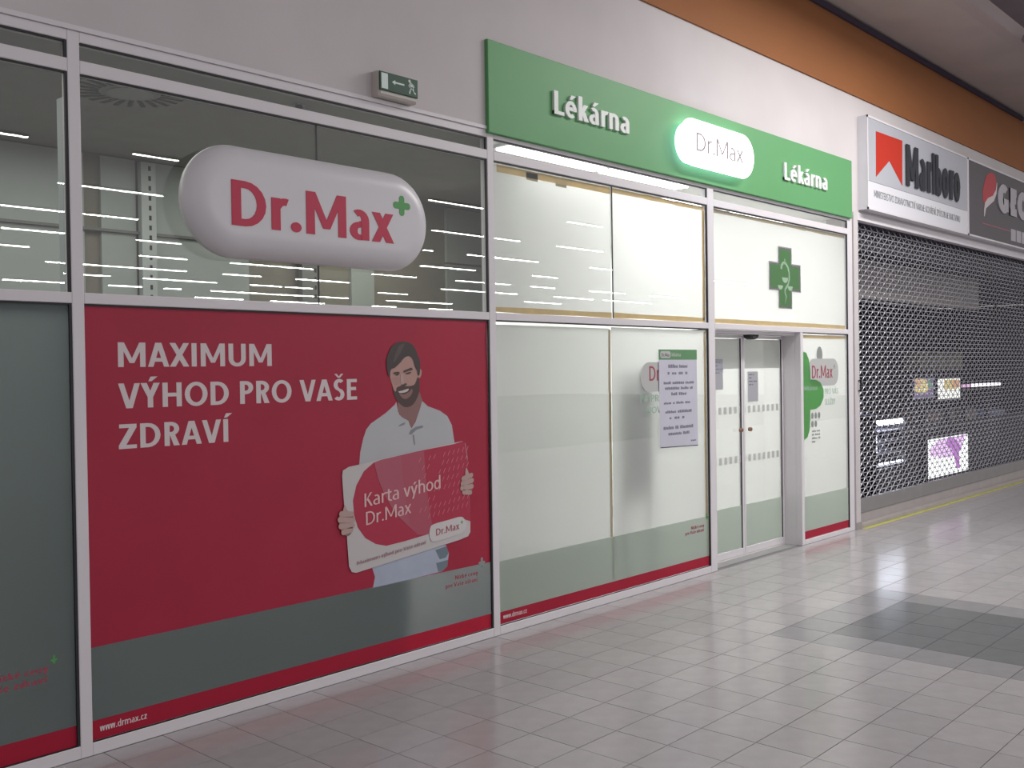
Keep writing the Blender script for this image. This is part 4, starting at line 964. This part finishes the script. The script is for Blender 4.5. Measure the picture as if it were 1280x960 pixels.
# kiosk interior
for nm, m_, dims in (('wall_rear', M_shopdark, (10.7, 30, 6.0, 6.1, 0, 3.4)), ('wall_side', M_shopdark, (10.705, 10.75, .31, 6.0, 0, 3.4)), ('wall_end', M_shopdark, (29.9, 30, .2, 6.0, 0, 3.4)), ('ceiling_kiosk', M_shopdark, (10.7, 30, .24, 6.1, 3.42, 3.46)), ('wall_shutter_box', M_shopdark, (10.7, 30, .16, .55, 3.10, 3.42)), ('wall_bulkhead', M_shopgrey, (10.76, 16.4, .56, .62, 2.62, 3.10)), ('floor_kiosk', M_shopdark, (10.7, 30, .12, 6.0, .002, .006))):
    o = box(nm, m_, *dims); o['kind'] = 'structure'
# drinks cabinet with lit shelves
fz = thing('drinks_cabinet', 'glass-fronted cabinet glowing blue-white low behind the left of the shutter', 'cabinet', (13.1, .8, 0))
FX0, FX1, FY, FZ0, FZ1 = 12.62, 13.62, .62, .02, 1.12
box('back_panel', mat('cabinet_back', (.10, .11, .17), .6, emit=.8, ecol=(.30, .36, .75)), FX0, FX1, FY + .45, FY + .48, FZ0, FZ1, fz)
for a, c in ((FX0, FX0 + .03), (FX1 - .03, FX1)): box('side_panel', M_shopdark, a, c, FY, FY + .45, FZ0, FZ1, fz)
box('plinth', M_shopdark, FX0, FX1, FY, FY + .45, FZ0, .48, fz); box('top_panel', M_shopdark, FX0, FX1, FY, FY + .45, FZ1 - .03, FZ1, fz)
for q, zz in enumerate((.64, .78, .92)): box('shelf', mat('cabinet_shelf', (.3, .3, .35), .4), FX0 + .03, FX1 - .03, FY + .05, FY + .45, zz, zz + .012, fz)
wg = glow('cabinet_light', (.78, .85, 1.0), 24.0)
box('light_strip', wg, FX0 + .05, FX1 - .06, FY + .02, FY + .05, 1.01, 1.07, fz); box('light_strip', wg, FX0 + .05, FX1 - .06, FY + .02, FY + .04, .50, .515, fz); box('light_strip', wg, FX0 + .035, FX0 + .08, FY + .02, FY + .05, .60, .90, fz)
for q in range(7):
    x = FX0 + .14 + q * .115; r_ = random.choice((.05, .06)); zb = random.choice((.652, .792)); 
    b = MB(); b.tube((x, FY + .2, zb), (x, FY + .2, zb + .10), .026, 8); b.tube((x, FY + .2, zb + .10), (x, FY + .2, zb + .125), .011, 6)
    o = b.build('bottle', mat('bottle_glass', (.12, .14, .22), .2), None, (x, FY + .2, zb)); tag(o, 'small dark bottle on a shelf of the glowing cabinet behind the shutter', 'bottle', 'bottles in the glowing cabinet')
# screens and lit panels
def sign_panel(name, label, cat, x0, x1, z0, z1, y, pieces, stand=True, base=.006):
    r = thing(name, label, cat, ((x0 + x1) / 2, y, base))
    box('bezel', M_shopdark, x0 - .04, x1 + .04, y, y + .06, z0 - .04, z1 + .04, r)
    for nm, pts, m, l in pieces: shape(nm, pts, m, r, y - .002 - l * .001, .001)
    if stand: box('stand', M_shopdark, (x0 + x1) / 2 - .06, (x0 + x1) / 2 + .06, y + .01, y + .05, base, z0 - .04, r)
    return r
Ws = glow('screen_white', (.97, 1.0, .98), 1.9); Wm = glow('screen_magenta', (.62, .20, .75), .9); Wp = glow('screen_pink', (.85, .55, .95), 1.2)
x0, x1, z0, z1 = 14.35, 15.98, .185, .735
sign_panel('display_screen', 'bright screen with a magenta figure low behind the shutter', 'screen', x0, x1, z0, z1, .60,
    [('screen_face', rect(x0, x1, z0, z1), Ws, 0), ('pink_shape', [(x0 + .05, .50), (x0 + .9, .42), (x0 + 1.35, .55), (x1 - .1, .735), (x0 + .35, .70), (x0 + .1, .60)], Wp, 1),
     ('magenta_figure', [(15.05, .62), (15.30, .54), (15.48, .24), (15.62, .24), (15.58, .48), (15.72, .52), (15.50, .66), (15.25, .735), (15.10, .72)], Wm, 2)])
Wy = glow('panel_yellow', (.75, .60, .22), .9); Wo = glow('panel_orange', (.80, .40, .22), .8); Wg = glow('panel_green', (.20, .50, .30), .5); Wv = glow('panel_violet', (.30, .22, .42), .45); Ww = glow('panel_white', (.85, .85, .80), 1.3)
sign_panel('advertising_screen', 'small glowing yellow and orange advertising panel behind the shutter', 'lit panel', 14.12, 14.86, 1.312, 1.601, .70,
    [('panel_face', rect(14.12, 14.86, 1.312, 1.601), Wv, 0), ('yellow_shape', [(14.14, 1.41), (14.60, 1.39), (14.68, 1.49), (14.56, 1.59), (14.20, 1.60)], Wy, 1), ('orange_shape', [(14.16, 1.49), (14.34, 1.49), (14.34, 1.59), (14.16, 1.59)], Wo, 2), ('green_shape', [(14.64, 1.47), (14.82, 1.47), (14.76, 1.57), (14.66, 1.57)], Wg, 2)], base=.902)
sign_panel('advertising_screen', 'small glowing white and yellow advertising panel behind the shutter', 'lit panel', 15.03, 15.95, 1.281, 1.576, .70,
    [('panel_face', rect(15.03, 15.95, 1.281, 1.576), Ww, 0), ('yellow_shape', rect(15.28, 15.84, 1.42, 1.56), Wy, 1), ('orange_shape', rect(15.62, 15.93, 1.44, 1.55), Wo, 2)], base=.902)
st = thing('light_garland', 'row of small pinkish white lights along a shelf edge behind the shutter', 'lights', (17.0, .7, .902))
box('shelf_edge', M_shopdark, 16.05, 18.05, .70, .85, 1.395, 1.430, st); box('post', M_shopdark, 16.3, 16.36, .75, .81, .902, 1.395, st); box('post', M_shopdark, 17.4, 17.46, .75, .81, .902, 1.395, st)
for q in range(16):
    xx = 16.10 + q * .117; b = MB(); b.prism(arc(xx, 1.455, .038, .022, 0, 360, 8)[:-1], .70, .73); b.build('lamp_bead', glow('bead_pink', (.9, .5, .8), 1.2) if q < 4 else glow('bead_white', (1, .93, 1), 4.0), st)
# counters and cartons
cn = thing('counter', 'dark sales counter standing behind the shutter', 'counter', (15.5, 1.2, .006))
box('worktop', mat('counter_top', (.10, .09, .09), .5), 13.75, 19.6, .67, 1.5, .86, .90, cn); box('front_panel', M_shopdark, 13.78, 19.5, .70, 1.45, .008, .86, cn)
for i, (xa, xb, za, zb, y_, c_) in enumerate(((15.33, 16.06, .902, 1.09, 1.05, (.30, .24, .20)), (16.10, 16.85, .902, 1.07, 1.08, (.24, .23, .21)), (16.90, 17.70, .902, 1.06, 1.02, (.28, .25, .22)), (18.1, 19.3, .902, .98, 1.05, (.22, .32, .50)))):
    r = thing('carton', ['brownish carton standing first from the left on the dark counter', 'grey-brown carton standing second from the left on the dark counter', 'pale brown carton standing third from the left on the dark counter', 'bluish low carton at the right end of the dark counter'][i], 'box', ((xa + xb) / 2, y_ + .15, za))
    box('body', mat('carton_%d' % i, c_, .8, var=.3, vscale=6), xa, xb, y_, y_ + .3, za, zb, r); box('flap', mat('carton_flap', (.2, .18, .16), .8), xa + .02, xb - .02, y_ - .01, y_, zb - .05, zb - .01, r)
hs = thing('raised_shelf', 'dim raised shelf with olive boxes behind the upper middle of the shutter', 'shelf', (16.5, 1.3, .902))
box('board', M_shopdark, 15.5, 17.5, 1.1, 1.5, 1.68, 1.71, hs); box('post', M_shopdark, 15.5, 15.55, 1.40, 1.45, .902, 1.68, hs); box('post', M_shopdark, 17.45, 17.5, 1.40, 1.45, .902, 1.68, hs); 
for i in range(5):
    xa = 15.55 + i * .38; o = box('storage_box', mat('olive_box', (.14, .145, .10), .8, var=.2), xa, xa + .35, 1.15, 1.4, 1.712, 1.99 - (i % 2) * .05); tag(o, 'dim olive storage box on the raised shelf behind the shutter, %s from the left' % ('first', 'second', 'third', 'fourth', 'fifth')[i], 'box', 'boxes on the kiosk shelf')
area('kiosk_light', (14.5, 3.0, 3.3), (5, 1), 25, (.9, .92, 1.0))

# ================================================================== THE HALL OPPOSITE: rows of slim ceiling lamps mirrored in the glass
rowsY = (-11.3, -14.65, -17.95, -21.35, -24.7, -28.1, -31.4, -35.0, -38.7)
first = None
for xa, xb, yr in LAMPS:
    yr = min(rowsY, key=lambda q: abs(q - yr))
    r = thing('hall_lamp', 'slim tubular lamp hung over the hall, seen as a bright streak in the glass', 'lamp', ((xa + xb) / 2, yr, 5.48), 'hall lamps mirrored in the window panes')
    wdt = .0022 * (abs(yr) + 4.7)
    box('tube', M_streak, xa, xb, yr - wdt / 2, yr + wdt / 2, 5.485, 5.485 + wdt * .42, r)
    box('housing', M_lamphouse, xa, xb, yr - wdt * .7, yr + wdt * .7, 5.486 + wdt * .42, 5.53 + wdt * .42, r)
